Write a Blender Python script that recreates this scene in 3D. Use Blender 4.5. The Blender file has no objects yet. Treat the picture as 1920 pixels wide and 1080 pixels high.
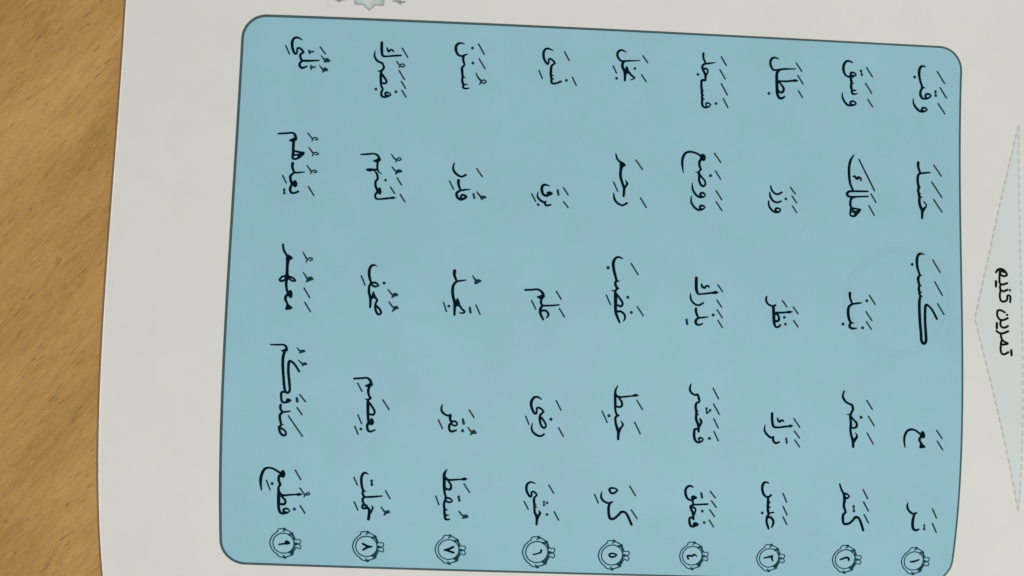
import bpy, math
from mathutils import Matrix, Vector, geometry

# ------------------------------------------------------------------ camera, light, exposure
scene = bpy.context.scene
MM = 0.001
CAM_H = 256.0                      # camera height over the page datum, mm
FOCAL_PX = 1650.0                  # focal length in pixels of a 1920 px wide frame
PAGE_SHAPE = [(0, 1, 3.119), (0, 2, -4.7303), (0, 3, -5.0788), (0, 4, -0.724), (1, 1, 0.723), (1, 2, 0.5402), (1, 3, -0.5823), (2, 0, -1.7435), (2, 1, 0.3568), (2, 2, 0.082), (3, 0, 0.5023)]
CAM_TILT = (0.028571, -0.033038); PAGE_TURN = 0.036565
U_LEFT, U_RIGHT, V_TOP, V_BOTTOM, U_EDGE = [-74.111, 142.884, -85.852, 76.004, -109.689]
WORDS = [
 (1,1,['s|131.78,-79.58,0.279 130.69,-79.80,0.697 130.02,-79.19,0.871 129.73,-77.82,0.906 129.98,-76.07,0.767 130.44,-74.47,0.697 130.98,-73.25,0.697', 's|130.70,-73.34,0.697 131.14,-73.25,0.627 131.76,-73.18,0.209', 's|131.03,-73.19,0.697 130.50,-72.43,0.767 130.30,-71.47,0.837 130.54,-70.53,0.837 131.06,-69.93,0.697 131.81,-69.86,0.628 132.78,-70.10,0.628 133.65,-70.82,0.488 132.97,-71.33,0.697 132.14,-71.24,0.697 131.93,-70.60,0.697 132.28,-70.16,0.488', 's|128.14,-69.79,0.279 128.20,-68.51,0.558 128.81,-67.31,0.697 129.80,-66.27,0.767 130.78,-65.86,0.697 131.89,-66.10,0.627 132.57,-66.63,0.418 131.87,-67.06,0.627 131.12,-66.99,0.697 130.91,-66.46,0.697 131.33,-66.08,0.488'],
  ['s|135.42,-78.33,0.466 137.81,-74.84,0.466', 's|136.46,-73.47,0.466 138.54,-70.39,0.466', 's|135.96,-68.57,0.466 138.10,-65.54,0.466', 'd|135.04,-72.20,0.45 135.13,-71.01,0.45', 's|135.04,-72.20,0.380 135.13,-71.01,0.380', 'd|128.39,-76.32,0.48']),
 (1,2,['s|129.89,-50.19,0.905 129.89,-49.10,0.835 130.16,-48.03,0.765 130.77,-47.02,0.626 132.16,-47.16,0.626 133.60,-47.36,0.417', 's|130.77,-47.02,0.696 130.00,-46.52,0.765 129.72,-45.28,0.834 129.82,-43.66,0.834 130.07,-42.72,0.903 129.87,-41.62,0.834 130.14,-40.41,0.834 130.24,-39.33,0.833 130.23,-37.97,0.903 130.58,-36.63,0.902 131.04,-35.57,0.902 131.02,-33.27,0.694', 's|130.07,-42.72,0.834 130.65,-42.61,0.208', 's|130.06,-40.73,0.834 130.75,-40.71,0.208', 's|130.33,-39.74,0.764 131.13,-39.58,0.278', 'f|131.34,-38.51 132.11,-38.19 132.60,-37.26 132.43,-36.58 131.67,-35.32 131.25,-34.22 130.98,-35.02 131.21,-36.39 132.04,-36.91 132.05,-37.45'],
  ['s|134.74,-49.65,0.465 137.09,-46.38,0.465', 's|134.09,-44.45,0.465 137.19,-39.90,0.464', 's|134.69,-39.09,0.464 137.19,-35.40,0.464']),
 (1,3,['s|131.60,-22.21,0.277 130.56,-22.52,0.692 129.73,-22.09,0.830 129.30,-20.81,0.899 129.31,-18.93,0.829 129.67,-17.34,0.760 130.15,-16.10,0.621 130.69,-15.97,0.276', 's|130.09,-16.02,0.690 129.59,-15.07,0.897 129.68,-14.01,0.828 130.02,-12.95,0.759 130.60,-12.87,0.276', 's|129.89,-12.81,0.690 129.76,-11.88,0.828 130.00,-10.95,0.758 130.63,-10.90,0.276', 's|129.86,-10.82,0.758 130.07,-10.02,0.758 130.83,-9.63,0.276', 's|130.18,-9.71,0.758 129.88,-8.16,0.896 129.86,-5.77,0.895 129.99,-2.07,0.894 130.29,1.36,0.894 130.41,3.46,0.893 131.08,4.36,0.893 131.79,3.62,0.893 131.75,1.31,0.894 131.56,-2.12,0.826 131.60,-5.30,0.826 131.86,-7.11,0.827 132.81,-6.80,0.620 133.89,-5.52,0.689 135.17,-3.10,0.688'],
  ['s|134.15,-20.73,0.462 136.37,-17.07,0.462', 's|134.69,-14.14,0.461 136.95,-10.20,0.461', 's|135.47,-7.62,0.460 137.34,-4.50,0.460', 'd|127.80,-19.14,0.47']),
 (1,4,['s|125.86,35.14,0.343 125.58,33.50,0.617 125.61,31.92,0.754 126.23,30.46,0.754 127.29,29.83,0.754 128.64,29.95,0.617 129.87,30.75,0.617 130.55,31.25,0.617', 'f|130.28,30.95 131.00,30.09 131.72,30.83 131.76,32.13 130.99,32.29 130.30,31.92', 's|130.57,31.78,0.685 130.19,32.44,0.822 130.21,33.10,0.754 130.77,33.87,0.685', 'f|130.58,33.66 132.06,34.72 131.36,35.22 130.29,35.25 130.18,34.67'],
  ['s|135.25,29.88,0.458 136.95,32.19,0.458', 's|135.53,33.05,0.458 137.23,35.49,0.458']),
 (1,5,['s|127.69,51.46,0.206 127.50,52.49,0.620 127.85,53.55,0.689 128.73,54.47,0.689 129.66,54.90,0.620 130.43,54.55,0.620', 's|129.96,54.70,0.620 129.66,55.92,0.828 129.54,57.55,0.897 129.82,59.17,0.829 130.64,59.82,0.760 131.53,59.53,0.622'],
  ['s|135.21,53.21,0.460 136.60,55.92,0.461', 's|135.54,57.60,0.461 136.93,60.28,0.462', 'd|133.15,58.21,0.34 133.21,59.43,0.39', 's|133.15,58.21,0.439 133.21,59.43,0.440']),
 (2,1,['s|109.06,-79.66,0.348 107.99,-80.15,0.626 106.90,-79.90,0.765 106.25,-78.65,0.904 106.31,-77.04,0.835 107.03,-75.72,0.626 108.14,-75.37,0.626', 's|108.14,-75.37,0.626 108.70,-75.27,0.626 109.92,-75.87,0.557 110.19,-76.21,0.417 109.21,-76.75,0.626 108.58,-76.56,0.696 108.49,-75.80,0.696 109.04,-75.82,0.696', 's|108.42,-75.39,0.696 108.73,-74.32,0.835 108.94,-73.52,0.765 109.60,-73.47,0.209', 's|108.75,-73.37,0.765 108.78,-72.29,0.835 109.08,-71.36,0.696 110.26,-71.34,0.417', 's|109.00,-71.35,0.696 109.07,-70.55,0.765 109.66,-70.17,0.626 110.73,-70.38,0.348', 's|106.13,-70.40,0.278 106.10,-69.18,0.556 106.82,-67.72,0.696 107.81,-66.77,0.696 108.91,-66.66,0.626 110.00,-66.98,0.626 110.35,-67.49,0.487 109.57,-67.99,0.626 108.80,-67.82,0.696 108.62,-67.19,0.696 109.18,-66.94,0.557'],
  ['s|113.37,-78.42,0.465 115.25,-75.71,0.465', 's|113.18,-73.65,0.465 115.16,-70.71,0.465', 's|113.99,-68.84,0.465 115.53,-66.60,0.465', 'd|111.67,-77.36,0.42 111.98,-76.19,0.42', 's|111.67,-77.36,0.443 111.98,-76.19,0.443']),
 (2,2,['s|110.02,-51.66,0.347 108.99,-50.04,0.764 108.51,-47.85,0.833 108.52,-45.14,0.833 108.88,-42.72,0.763 109.71,-40.87,0.624', 's|109.84,-45.07,0.625 110.33,-45.22,0.486 110.52,-44.69,0.694 111.07,-44.31,0.763 111.21,-44.86,0.694 111.81,-44.75,0.694 112.17,-44.22,0.625 112.09,-43.73,0.278', 's|114.28,-40.69,0.555 111.49,-40.62,0.624 109.71,-40.54,0.624 108.48,-40.41,0.762 107.88,-39.70,0.901 108.20,-39.04,0.762 109.30,-38.82,0.624 112.04,-39.02,0.555 114.36,-39.18,0.485', 's|110.12,-38.78,0.693 109.16,-38.27,0.762 108.89,-37.05,0.831 109.02,-35.84,0.762 109.43,-35.32,0.762', 's|109.08,-35.38,0.692 110.39,-35.28,0.623 111.98,-35.02,0.554 111.07,-34.04,0.900 110.06,-33.00,0.692 108.88,-33.33,0.623 109.08,-35.17,0.692', 's|109.35,-34.91,0.554 110.12,-34.54,0.485 110.66,-34.29,0.554 109.16,-34.23,0.485', 's|111.48,-34.87,0.900 110.39,-33.61,0.900'],
  ['s|111.54,-50.30,0.505 116.34,-41.02,0.505', 's|115.24,-39.97,0.463 116.75,-37.50,0.463', 's|114.61,-36.35,0.463 116.24,-33.53,0.463']),
 (2,3,['s|108.68,-9.85,0.894 108.67,-8.71,0.757 109.08,-7.40,0.688 109.54,-6.73,0.619 111.10,-6.89,0.619 112.26,-7.09,0.344', 's|109.48,-6.62,0.688 108.40,-5.79,0.825 108.13,-4.20,0.893 108.35,-2.36,0.893 108.94,-1.20,0.755 109.86,-0.94,0.275', 's|108.94,-1.12,0.755 108.62,-0.40,0.755 108.67,0.31,0.824 109.62,0.65,0.686 110.69,0.50,0.412'],
  ['s|114.63,-9.38,0.460 116.38,-6.74,0.460', 's|113.56,-4.50,0.459 115.33,-1.92,0.459', 's|113.71,-1.50,0.459 115.14,0.69,0.459', 'd|113.81,-7.76,0.47', 'd|106.60,-0.56,0.47', 'd|112.52,0.34,0.47']),
 (2,4,['s|107.13,19.21,0.548 106.77,20.21,0.616 106.87,21.12,0.753 107.70,22.27,0.684 109.05,22.96,0.684', 's|108.91,22.88,0.616 109.59,23.25,0.753 109.85,24.42,0.753 109.37,25.48,0.753 109.13,26.40,0.821 109.24,27.44,0.753 109.39,29.00,0.821', 's|108.13,25.96,0.205 109.12,25.98,0.548', 's|109.27,26.52,0.684 110.23,27.54,0.616 111.05,28.43,0.753 111.08,29.47,0.753 110.16,29.89,0.616 109.49,29.65,0.684', 's|109.14,26.92,0.753 109.32,28.48,0.753 109.27,30.31,0.753 109.56,32.00,0.753 110.07,33.55,0.822 110.30,35.38,0.822', 'f|110.52,31.11 111.28,31.51 111.63,32.20 111.47,32.99 110.71,34.19 110.35,35.25 109.98,33.95 110.27,33.03 110.91,32.35 110.97,31.78'],
  ['s|113.97,21.68,0.457 115.68,24.24,0.457', 's|114.55,26.31,0.457 116.36,29.05,0.458', 's|114.35,31.28,0.458 116.19,34.35,0.458', 'd|112.37,26.69,0.49']),
 (2,5,['s|106.81,46.59,0.549 107.41,48.11,0.618 108.16,49.41,0.687', 's|108.16,49.41,0.619 108.69,49.32,0.687 109.93,50.03,0.412 109.18,50.72,0.688 108.54,50.33,0.688 108.44,49.67,0.619', 's|108.32,49.81,0.825 108.56,51.40,0.894 108.46,53.01,0.826 109.08,54.87,0.689 108.48,55.69,0.827 108.53,57.30,0.828 108.98,58.43,0.759 110.43,58.28,0.759 111.55,57.22,0.759 112.15,56.40,0.896 113.09,56.51,0.759 113.86,57.70,0.759 114.89,60.25,0.760', 's|109.08,54.87,0.689 109.52,54.96,0.207'],
  ['s|113.94,48.06,0.459 115.45,50.68,0.460', 's|114.30,51.70,0.460 115.91,54.33,0.460', 's|114.74,55.46,0.461 116.24,57.96,0.461', 'd|111.43,53.11,0.42 111.59,54.48,0.42', 's|111.43,53.11,0.438 111.59,54.48,0.438']),
 (3,1,['s|86.17,-79.73,0.347 84.85,-80.04,0.625 83.92,-79.40,0.764 83.72,-78.05,0.764 84.28,-76.73,0.694 85.25,-76.24,0.625 87.96,-76.70,0.625 91.50,-76.91,0.347', 's|86.61,-76.31,0.694 85.82,-75.33,0.903 85.82,-73.30,0.972 85.93,-71.15,0.972 86.12,-69.00,0.903 86.83,-67.82,0.833 87.65,-67.86,0.764 88.32,-68.35,0.556', 's|86.29,-73.00,0.556 88.61,-73.01,0.625 90.52,-73.27,0.625 92.15,-73.40,0.486', 's|91.06,-73.35,0.834 91.61,-73.38,0.903', 's|86.30,-72.92,0.694 87.14,-72.02,0.625 87.99,-70.85,0.764 87.74,-69.75,0.764 86.93,-69.58,0.694 86.37,-70.09,0.694'],
  ['s|91.64,-78.67,0.464 93.38,-76.33,0.464', 's|92.22,-74.97,0.464 93.90,-72.49,0.464', 's|92.53,-70.34,0.464 93.84,-68.35,0.464', 'd|83.53,-69.09,0.47']),
 (3,2,['s|84.53,-41.05,0.484 84.81,-39.90,0.622 85.63,-38.95,0.622 86.72,-38.64,0.622 87.93,-39.26,0.623', 's|84.28,-39.07,0.415 84.42,-37.87,0.691 85.24,-36.62,0.691 86.46,-36.13,0.622 87.68,-36.56,0.553', 's|83.92,-36.45,0.484 84.04,-35.04,0.622 84.86,-33.81,0.691 85.95,-33.16,0.622 87.03,-33.29,0.622 87.56,-33.98,0.484 86.75,-34.43,0.622 86.07,-34.19,0.691 86.08,-33.60,0.691 86.62,-33.46,0.483'],
  ['s|90.49,-40.91,0.462 92.00,-38.95,0.462', 's|91.05,-38.27,0.462 92.42,-36.28,0.462', 's|91.21,-35.21,0.462 92.44,-33.38,0.462', 'd|89.16,-37.33,0.45']),
 (3,3,['s|83.51,-7.84,0.549 83.38,-6.73,0.686 83.98,-5.70,0.617 85.32,-5.09,0.617 86.20,-5.46,0.617', 's|85.59,-5.10,0.892 85.65,-3.66,0.960 85.75,-1.83,0.960 85.85,-0.26,0.891 86.31,0.91,0.685 87.11,0.96,0.617 87.72,0.36,0.617', 's|86.27,-3.16,0.686 88.27,-3.31,0.617 91.21,-3.65,0.412', 's|89.88,-3.49,0.755 90.54,-3.57,0.892', 's|86.01,-3.01,0.686 86.95,-2.52,0.686 87.30,-1.49,0.754 86.96,-0.77,0.754 86.16,-0.79,0.685'],
  ['s|88.30,-6.86,0.459 89.60,-5.06,0.458', 's|91.55,-5.05,0.459 93.01,-3.13,0.458', 's|91.71,-1.07,0.458 93.04,0.75,0.458', 'd|88.90,-1.91,0.44', 'd|89.24,0.07,0.44']),
 (3,4,['s|85.74,26.37,0.820 85.78,27.62,0.820 85.96,29.18,0.820 86.39,30.21,0.752 87.85,30.37,0.615 89.96,30.05,0.615 92.07,29.78,0.342', 's|90.75,29.95,0.684 91.41,29.85,0.889', 's|87.42,27.70,0.479 87.57,28.35,0.615 88.06,28.72,0.752 88.44,28.32,0.684 88.97,28.31,0.615 89.33,28.66,0.342', 's|83.76,29.76,0.273 83.65,31.33,0.615 84.36,32.48,0.684 85.45,33.36,0.684 86.38,33.46,0.616', 's|86.31,33.20,0.615 86.35,34.25,0.752 87.10,35.01,0.684 88.14,34.64,0.547'],
  ['s|92.27,27.69,0.457 94.07,30.11,0.457', 's|92.55,31.33,0.457 94.13,33.29,0.457', 's|92.80,33.93,0.457 94.23,35.90,0.457', 's|90.19,33.53,0.622 90.40,34.86,0.622']),
 (3,5,['s|85.64,46.88,0.343 84.61,46.59,0.686 83.91,47.30,0.823 83.81,48.63,0.824 84.30,50.20,0.756 85.28,51.03,0.618 85.93,50.96,0.618 86.48,50.41,0.687', 's|85.62,50.96,0.687 85.77,52.56,0.825 85.81,53.89,0.826 85.98,55.49,0.826 86.28,56.02,0.689 85.81,56.84,0.758 85.73,58.19,0.759 86.06,59.40,0.759 86.49,60.47,0.622', 's|85.74,52.03,0.756 86.42,52.75,0.275', 's|85.73,53.89,0.757 86.62,54.08,0.275', 's|86.13,55.76,0.551 87.58,55.58,0.482', 's|85.96,57.10,0.758 86.89,57.08,0.758 87.71,58.14,0.759 87.72,59.22,0.690 87.39,60.04,0.483'],
  ['s|90.05,49.78,0.459 91.28,52.41,0.460', 's|90.36,53.71,0.460 91.69,56.22,0.460', 's|90.54,56.85,0.461 91.83,59.11,0.461', 'd|84.25,55.83,0.44']),
 (4,1,['s|63.23,-80.19,0.762 63.24,-79.04,0.693 63.63,-77.98,0.624 64.19,-77.20,0.555 65.40,-77.35,0.555 66.88,-77.61,0.277', 's|64.06,-77.12,0.624 63.26,-76.76,0.693 63.02,-75.94,0.763 63.45,-74.88,0.763 64.03,-73.57,0.763 64.07,-72.09,0.693', 's|63.57,-75.56,0.624 64.24,-75.60,0.624 64.75,-74.95,0.555 64.42,-73.99,0.624 63.96,-73.30,0.624', 's|63.60,-74.62,0.624 64.10,-73.84,0.555', 's|64.07,-72.09,0.693 62.99,-72.04,0.763 62.89,-71.09,0.762 63.07,-69.21,0.762 63.70,-69.11,0.208', 's|63.08,-69.08,0.762 63.19,-67.74,0.762 63.79,-67.58,0.208', 's|63.25,-67.47,0.762 63.28,-66.40,0.762 63.95,-66.43,0.277', 's|63.23,-66.39,0.693 63.32,-64.65,0.762 64.02,-63.93,0.624 65.09,-64.06,0.554 65.88,-64.77,0.416 65.06,-65.27,0.554 64.45,-65.11,0.554 64.55,-64.30,0.485'],
  ['s|68.69,-79.44,0.463 70.29,-76.89,0.463', 's|68.43,-75.48,0.463 70.05,-72.87,0.463', 's|68.93,-71.33,0.463 70.86,-67.98,0.463', 's|69.64,-66.79,0.463 71.11,-64.21,0.463', 'd|61.76,-73.78,0.45', 'd|67.47,-65.25,0.45']),
 (4,2,['s|58.04,-43.82,0.276 57.67,-46.36,0.760 57.77,-48.24,0.829 58.54,-49.75,0.761 59.87,-50.27,0.692 61.49,-50.02,0.622 62.84,-49.41,0.692', 'f|62.84,-49.28 63.91,-49.86 64.67,-49.22 64.64,-48.01 64.08,-47.66 63.27,-47.95', 's|63.19,-48.08,0.830 62.83,-47.26,0.830 62.90,-46.05,0.760 63.24,-45.13,0.622 62.67,-44.22,0.691 62.82,-43.10,0.760 62.84,-41.76,0.760 63.40,-40.44,0.759 64.21,-40.08,0.690 64.73,-40.77,0.621 64.45,-41.83,0.622 63.49,-42.86,0.622 62.94,-43.64,0.691', 's|63.24,-45.26,0.622 63.67,-45.07,0.207', 's|61.73,-44.23,0.207 62.67,-44.16,0.622', 's|60.79,-40.86,0.276 60.87,-39.26,0.621 61.57,-37.82,0.690 62.65,-36.88,0.690 63.86,-36.72,0.621 64.78,-37.42,0.414 64.11,-38.01,0.690 63.36,-37.90,0.690 63.26,-37.23,0.690 63.85,-36.98,0.483', 's|60.59,-36.98,0.276 60.54,-35.24,0.621 61.36,-33.81,0.689 62.58,-32.92,0.689 63.78,-33.03,0.620 64.76,-33.76,0.345 64.03,-34.19,0.690 63.31,-34.10,0.689 63.24,-33.35,0.689 63.78,-33.24,0.483'],
  ['s|67.32,-50.15,0.462 69.25,-47.49,0.462', 's|67.70,-44.84,0.462 69.33,-42.37,0.462', 's|67.95,-38.90,0.461 69.76,-36.22,0.461', 's|68.05,-35.56,0.461 69.80,-33.01,0.461', 'd|66.25,-43.33,0.47']),
 (4,3,['s|62.45,-12.58,0.960 62.42,-10.95,0.960 62.53,-9.11,0.960 63.08,-7.95,0.685 64.54,-7.98,0.548 67.18,-8.37,0.617 69.09,-8.62,0.343', 's|67.45,-8.38,0.754 68.24,-8.54,1.097', 's|64.02,-10.80,0.480 64.24,-10.10,0.754 65.04,-9.78,0.686 65.43,-10.40,0.549 66.09,-10.30,0.617 66.37,-9.78,0.274', 's|60.78,-8.05,0.274 60.86,-6.43,0.616 61.67,-5.21,0.616 62.87,-4.57,0.616 63.85,-4.84,0.616 64.63,-5.34,0.548', 's|62.44,-3.53,0.822 62.57,-2.31,0.753 63.33,-0.98,0.616 64.65,-1.03,0.548 66.10,-1.23,0.342', 's|63.33,-0.98,0.616 62.50,-0.09,0.821 62.57,0.82,0.821 63.37,1.18,0.616 64.47,0.81,0.479'],
  ['s|68.88,-10.79,0.458 70.28,-8.88,0.458', 's|68.67,-6.27,0.458 70.08,-4.28,0.458', 's|68.77,-3.42,0.458 70.34,-1.15,0.457', 's|69.03,-0.37,0.457 70.38,1.67,0.457', 'd|67.60,-1.86,0.47', 's|59.73,-0.20,0.746 59.94,1.04,0.746']),
 (4,4,['s|61.47,18.51,0.341 61.17,19.95,0.683 61.60,20.97,0.683 62.53,21.59,0.614 63.53,21.56,0.683', 's|63.53,21.51,0.683 63.93,22.58,0.751 64.04,23.61,0.614 63.26,24.03,0.683 63.04,25.20,0.819 63.33,26.23,0.751 63.94,26.36,0.205', 's|63.26,26.36,0.751 63.45,27.26,0.819 64.03,27.37,0.205', 's|63.29,27.27,0.751 63.34,28.82,0.819 64.00,30.36,0.888 64.15,32.30,0.683', 'f|64.26,28.22 65.08,28.90 65.21,29.67 64.72,30.72 64.30,31.39 63.93,30.75 64.50,29.69 64.29,29.05', 's|64.15,32.30,0.478 63.92,31.66,0.615 63.00,31.68,0.751 62.86,32.99,0.820 63.11,34.54,0.820 63.93,35.43,0.683 64.97,35.21,0.615 65.66,34.59,0.410 64.85,34.10,0.615 64.28,34.38,0.615 64.43,34.89,0.478'],
  ['s|68.05,19.60,0.456 69.74,22.53,0.456', 's|68.31,24.13,0.456 70.09,27.06,0.456', 's|68.53,28.45,0.456 69.94,31.09,0.456', 's|68.71,32.16,0.457 70.08,34.85,0.457', 'd|67.45,34.20,0.47', 'd|66.28,25.49,0.39 66.45,26.73,0.41 67.39,25.97,0.39', 's|66.28,25.49,0.456 66.45,26.73,0.456 67.39,25.97,0.456']),
 (4,5,['s|63.33,48.67,0.412 62.31,48.30,0.686 61.42,48.86,0.755 61.09,50.05,0.824 61.58,51.76,0.756 62.55,52.53,0.618 63.46,52.43,0.618', 'f|62.81,51.60 63.51,51.05 64.76,51.70 64.11,52.30 63.20,52.51', 's|63.32,52.25,0.756 63.51,53.30,0.619 63.94,53.83,0.550 65.52,53.78,0.550 68.01,53.58,0.481', 's|66.83,53.69,0.619 67.61,53.64,0.619', 's|63.94,53.83,0.619 62.92,54.39,0.757 63.11,55.32,0.757 63.70,56.37,0.826 63.96,58.24,0.689', 's|63.33,54.64,0.619 64.14,54.89,0.619 64.44,55.55,0.551 64.13,56.76,0.620', 's|64.10,58.37,0.414 63.67,57.85,0.620 62.88,57.87,0.689 62.83,59.08,0.759 63.31,60.28,0.759 64.25,60.53,0.621', 'f|63.91,59.46 64.68,59.09 65.73,59.76 65.04,60.48 64.12,60.61 63.87,60.00'],
  ['s|68.44,49.77,0.459 70.05,51.71,0.459', 's|68.94,52.57,0.459 70.49,54.52,0.460', 's|68.59,55.25,0.460 70.15,57.27,0.460', 's|68.67,58.38,0.461 70.05,60.42,0.461', 's|65.79,50.40,0.687 66.13,51.69,0.687', 'd|66.43,55.76,0.44', 'd|67.24,59.18,0.44']),
 (5,1,['s|39.93,-79.42,0.346 38.58,-79.97,0.623 37.60,-79.52,0.762 37.29,-78.43,0.762 37.86,-77.26,0.692 38.82,-76.69,0.623 40.95,-76.87,0.554 44.16,-77.11,0.277', 's|39.62,-76.73,0.692 38.97,-76.10,0.900 39.01,-74.77,0.900 39.67,-73.46,0.900 39.80,-70.91,0.692', 'f|40.06,-75.30 40.76,-74.58 40.92,-73.52 40.15,-72.68 39.67,-73.46', 's|40.11,-73.75,0.831 40.79,-73.51,0.762 41.76,-72.48,0.623 42.66,-71.72,0.554 41.45,-71.13,0.277'],
  ['s|45.02,-78.54,0.463 46.45,-76.60,0.463', 's|44.74,-72.84,0.463 46.22,-70.82,0.463', 's|36.12,-75.11,0.463 37.20,-72.99,0.463', 'd|42.68,-74.65,0.45', 'd|37.30,-71.41,0.45']),
 (5,2,['s|37.69,-48.63,0.414 38.04,-47.36,0.621 38.92,-46.27,0.621', 'f|38.91,-46.38 39.79,-46.31 40.80,-45.42 39.92,-44.50 39.60,-43.15 38.99,-43.26', 's|39.31,-44.20,0.897 39.23,-42.06,0.896 39.75,-40.22,0.827 40.38,-38.38,0.827 40.30,-36.11,0.758', 'f|40.66,-41.01 41.67,-39.90 40.91,-38.40 40.67,-37.33 40.06,-38.37 40.88,-39.73', 's|37.37,-36.87,0.344 37.54,-35.33,0.689 38.36,-34.04,0.688 39.83,-33.30,0.619 40.62,-33.55,0.620 41.33,-34.03,0.688'],
  ['s|43.74,-47.02,0.461 45.75,-44.30,0.461', 's|45.35,-35.74,0.460 47.13,-32.94,0.460', 's|37.21,-40.19,0.461 38.49,-37.50,0.460']),
 (5,3,['s|40.38,-17.47,0.411 39.39,-17.90,0.617 38.35,-17.52,0.754 37.72,-16.18,0.960 37.90,-14.22,0.891 38.39,-12.41,0.822 38.90,-10.91,0.685 39.74,-10.83,0.205', 's|38.64,-10.84,0.685 38.45,-9.79,0.821 39.08,-8.77,0.753 39.61,-8.66,0.274', 's|37.45,-7.98,0.274 38.58,-7.84,0.616', 's|39.16,-8.64,0.753 38.50,-7.83,0.753 38.61,-6.40,1.026 38.67,-4.32,1.026 38.73,-1.98,0.889 39.21,-0.44,0.820 39.98,1.22,0.615', 's|38.86,-7.06,0.616 39.81,-5.80,0.684 40.68,-4.52,0.684 40.39,-3.47,0.684 39.34,-3.69,0.615', 's|39.12,-1.86,0.684 40.30,-1.91,0.684 41.37,-1.03,0.683 41.52,0.00,0.615 41.15,0.79,0.410'],
  ['s|42.99,-16.12,0.458 45.08,-12.97,0.458', 's|45.08,-3.51,0.457 46.88,-0.92,0.457', 's|35.89,-6.56,0.457 37.16,-3.82,0.457', 'd|36.21,-14.63,0.52', 'd|42.21,-6.14,0.47', 'd|43.37,-1.76,0.47']),
 (5,4,['s|40.04,19.59,0.273 39.38,21.03,0.682 39.31,22.84,0.818 39.43,24.90,0.818 39.49,26.71,0.682 40.01,28.11,0.614 40.86,28.47,0.205', 's|39.42,22.32,0.818 40.35,22.94,0.682 42.43,22.79,0.546 46.07,22.26,0.409', 's|44.51,22.47,0.614 45.41,22.31,0.887', 's|40.36,23.06,0.614 41.32,24.45,0.682 41.35,25.49,0.682 40.58,25.90,0.614 39.67,25.67,0.614', 's|40.41,28.23,0.614 39.65,28.90,0.750 39.70,30.32,0.751 40.15,31.86,0.887 40.59,33.14,0.887 40.62,35.21,0.751', 'f|41.05,29.63 42.19,30.89 41.47,32.34 40.88,33.91 40.31,32.63 41.05,31.70 41.55,31.04'],
  ['s|45.72,23.75,0.456 47.43,26.38,0.456', 's|45.29,30.15,0.456 47.03,33.46,0.456', 's|35.64,27.22,0.456 37.23,30.45,0.456', 'd|37.68,28.49,0.49']),
 (5,5,['s|39.35,49.62,0.549 38.72,50.03,0.755 39.15,50.94,0.686 39.95,51.18,0.686 41.08,50.23,0.549 40.13,49.65,0.549 38.96,49.63,0.617', 's|36.54,50.75,0.274 36.41,52.35,0.687 37.20,53.52,0.687 38.66,54.14,0.619 39.82,53.71,0.550', 's|39.18,53.99,0.687 38.80,55.20,0.825 38.91,57.33,0.826 39.43,58.71,0.827 40.48,58.76,0.758 41.73,57.65,0.758 42.46,56.75,0.826 43.51,56.67,0.688 44.48,57.71,0.758 45.82,60.42,0.759'],
  ['s|44.61,48.89,0.458 46.45,51.66,0.459', 's|45.48,56.00,0.460 47.33,58.54,0.460', 's|34.45,51.66,0.459 35.66,54.17,0.459']),
 (6,1,['s|17.96,-78.91,0.346 16.62,-79.38,0.623 15.70,-79.15,0.692 15.20,-78.06,0.830 15.40,-76.33,0.761 16.24,-74.90,0.692 16.77,-74.92,0.623 16.86,-76.13,0.623 17.25,-76.36,0.623 18.20,-75.79,0.623 18.68,-75.01,0.623', 's|18.62,-75.01,0.554 17.72,-74.16,0.761 17.59,-72.69,0.830 17.63,-71.48,0.761 18.43,-71.39,0.277', 's|17.63,-71.35,0.761 17.85,-70.42,0.761 18.57,-70.37,0.277', 's|17.85,-70.42,0.761 17.89,-69.22,0.761 18.56,-68.93,0.623 19.48,-69.16,0.623 20.71,-69.67,0.623', 'f|19.48,-69.24 20.18,-69.86 20.79,-69.75 20.54,-69.29'],
  ['s|21.42,-78.67,0.462 22.92,-76.15,0.462', 's|24.01,-71.11,0.462 25.28,-68.76,0.462', 's|14.01,-72.71,0.462 15.07,-70.37,0.462', 'd|22.29,-70.09,0.45']),
 (6,2,['s|18.15,-38.18,0.344 17.01,-38.51,0.688 16.15,-38.02,0.826 16.01,-36.82,0.895 16.57,-35.52,0.826 17.63,-35.16,0.688', 'f|17.52,-36.22 18.38,-36.60 19.37,-35.98 18.68,-35.34 17.63,-35.16', 's|14.89,-36.24,0.275 14.83,-34.91,0.619 15.57,-33.89,0.688 16.77,-33.19,0.688', 's|17.34,-33.56,0.481 16.99,-33.02,0.756 17.59,-32.33,0.687 18.84,-32.62,0.481'],
  ['s|22.42,-37.80,0.460 23.80,-35.76,0.460', 's|22.59,-33.65,0.460 23.90,-31.98,0.459', 's|13.08,-35.58,0.460 14.27,-33.44,0.459', 's|20.68,-37.01,0.688 20.96,-35.65,0.688', 'd|15.09,-32.49,0.44']),
 (6,3,['s|12.06,-7.20,0.615 13.93,-7.32,0.615 15.74,-7.49,0.615 16.80,-6.91,0.752 17.47,-6.15,0.752', 'f|15.42,-5.30 16.57,-5.86 17.39,-6.41 17.94,-5.52 17.26,-4.71 16.61,-4.61 16.09,-4.85', 's|17.00,-4.84,0.683 16.77,-3.79,0.752 17.32,-2.90,0.615 19.27,-2.89,0.547 22.07,-3.20,0.478', 's|17.24,-2.77,0.683 16.70,-1.84,0.888 16.75,-0.42,0.819 17.63,1.23,0.614', 's|16.98,-1.33,0.683 18.27,-1.38,0.683 19.09,-0.37,0.683 18.60,0.68,0.478'],
  ['s|21.17,-7.14,0.457 22.64,-4.91,0.457', 's|22.23,-2.12,0.456 23.78,0.24,0.456', 's|14.03,-4.16,0.457 15.33,-1.74,0.456']),
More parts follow.
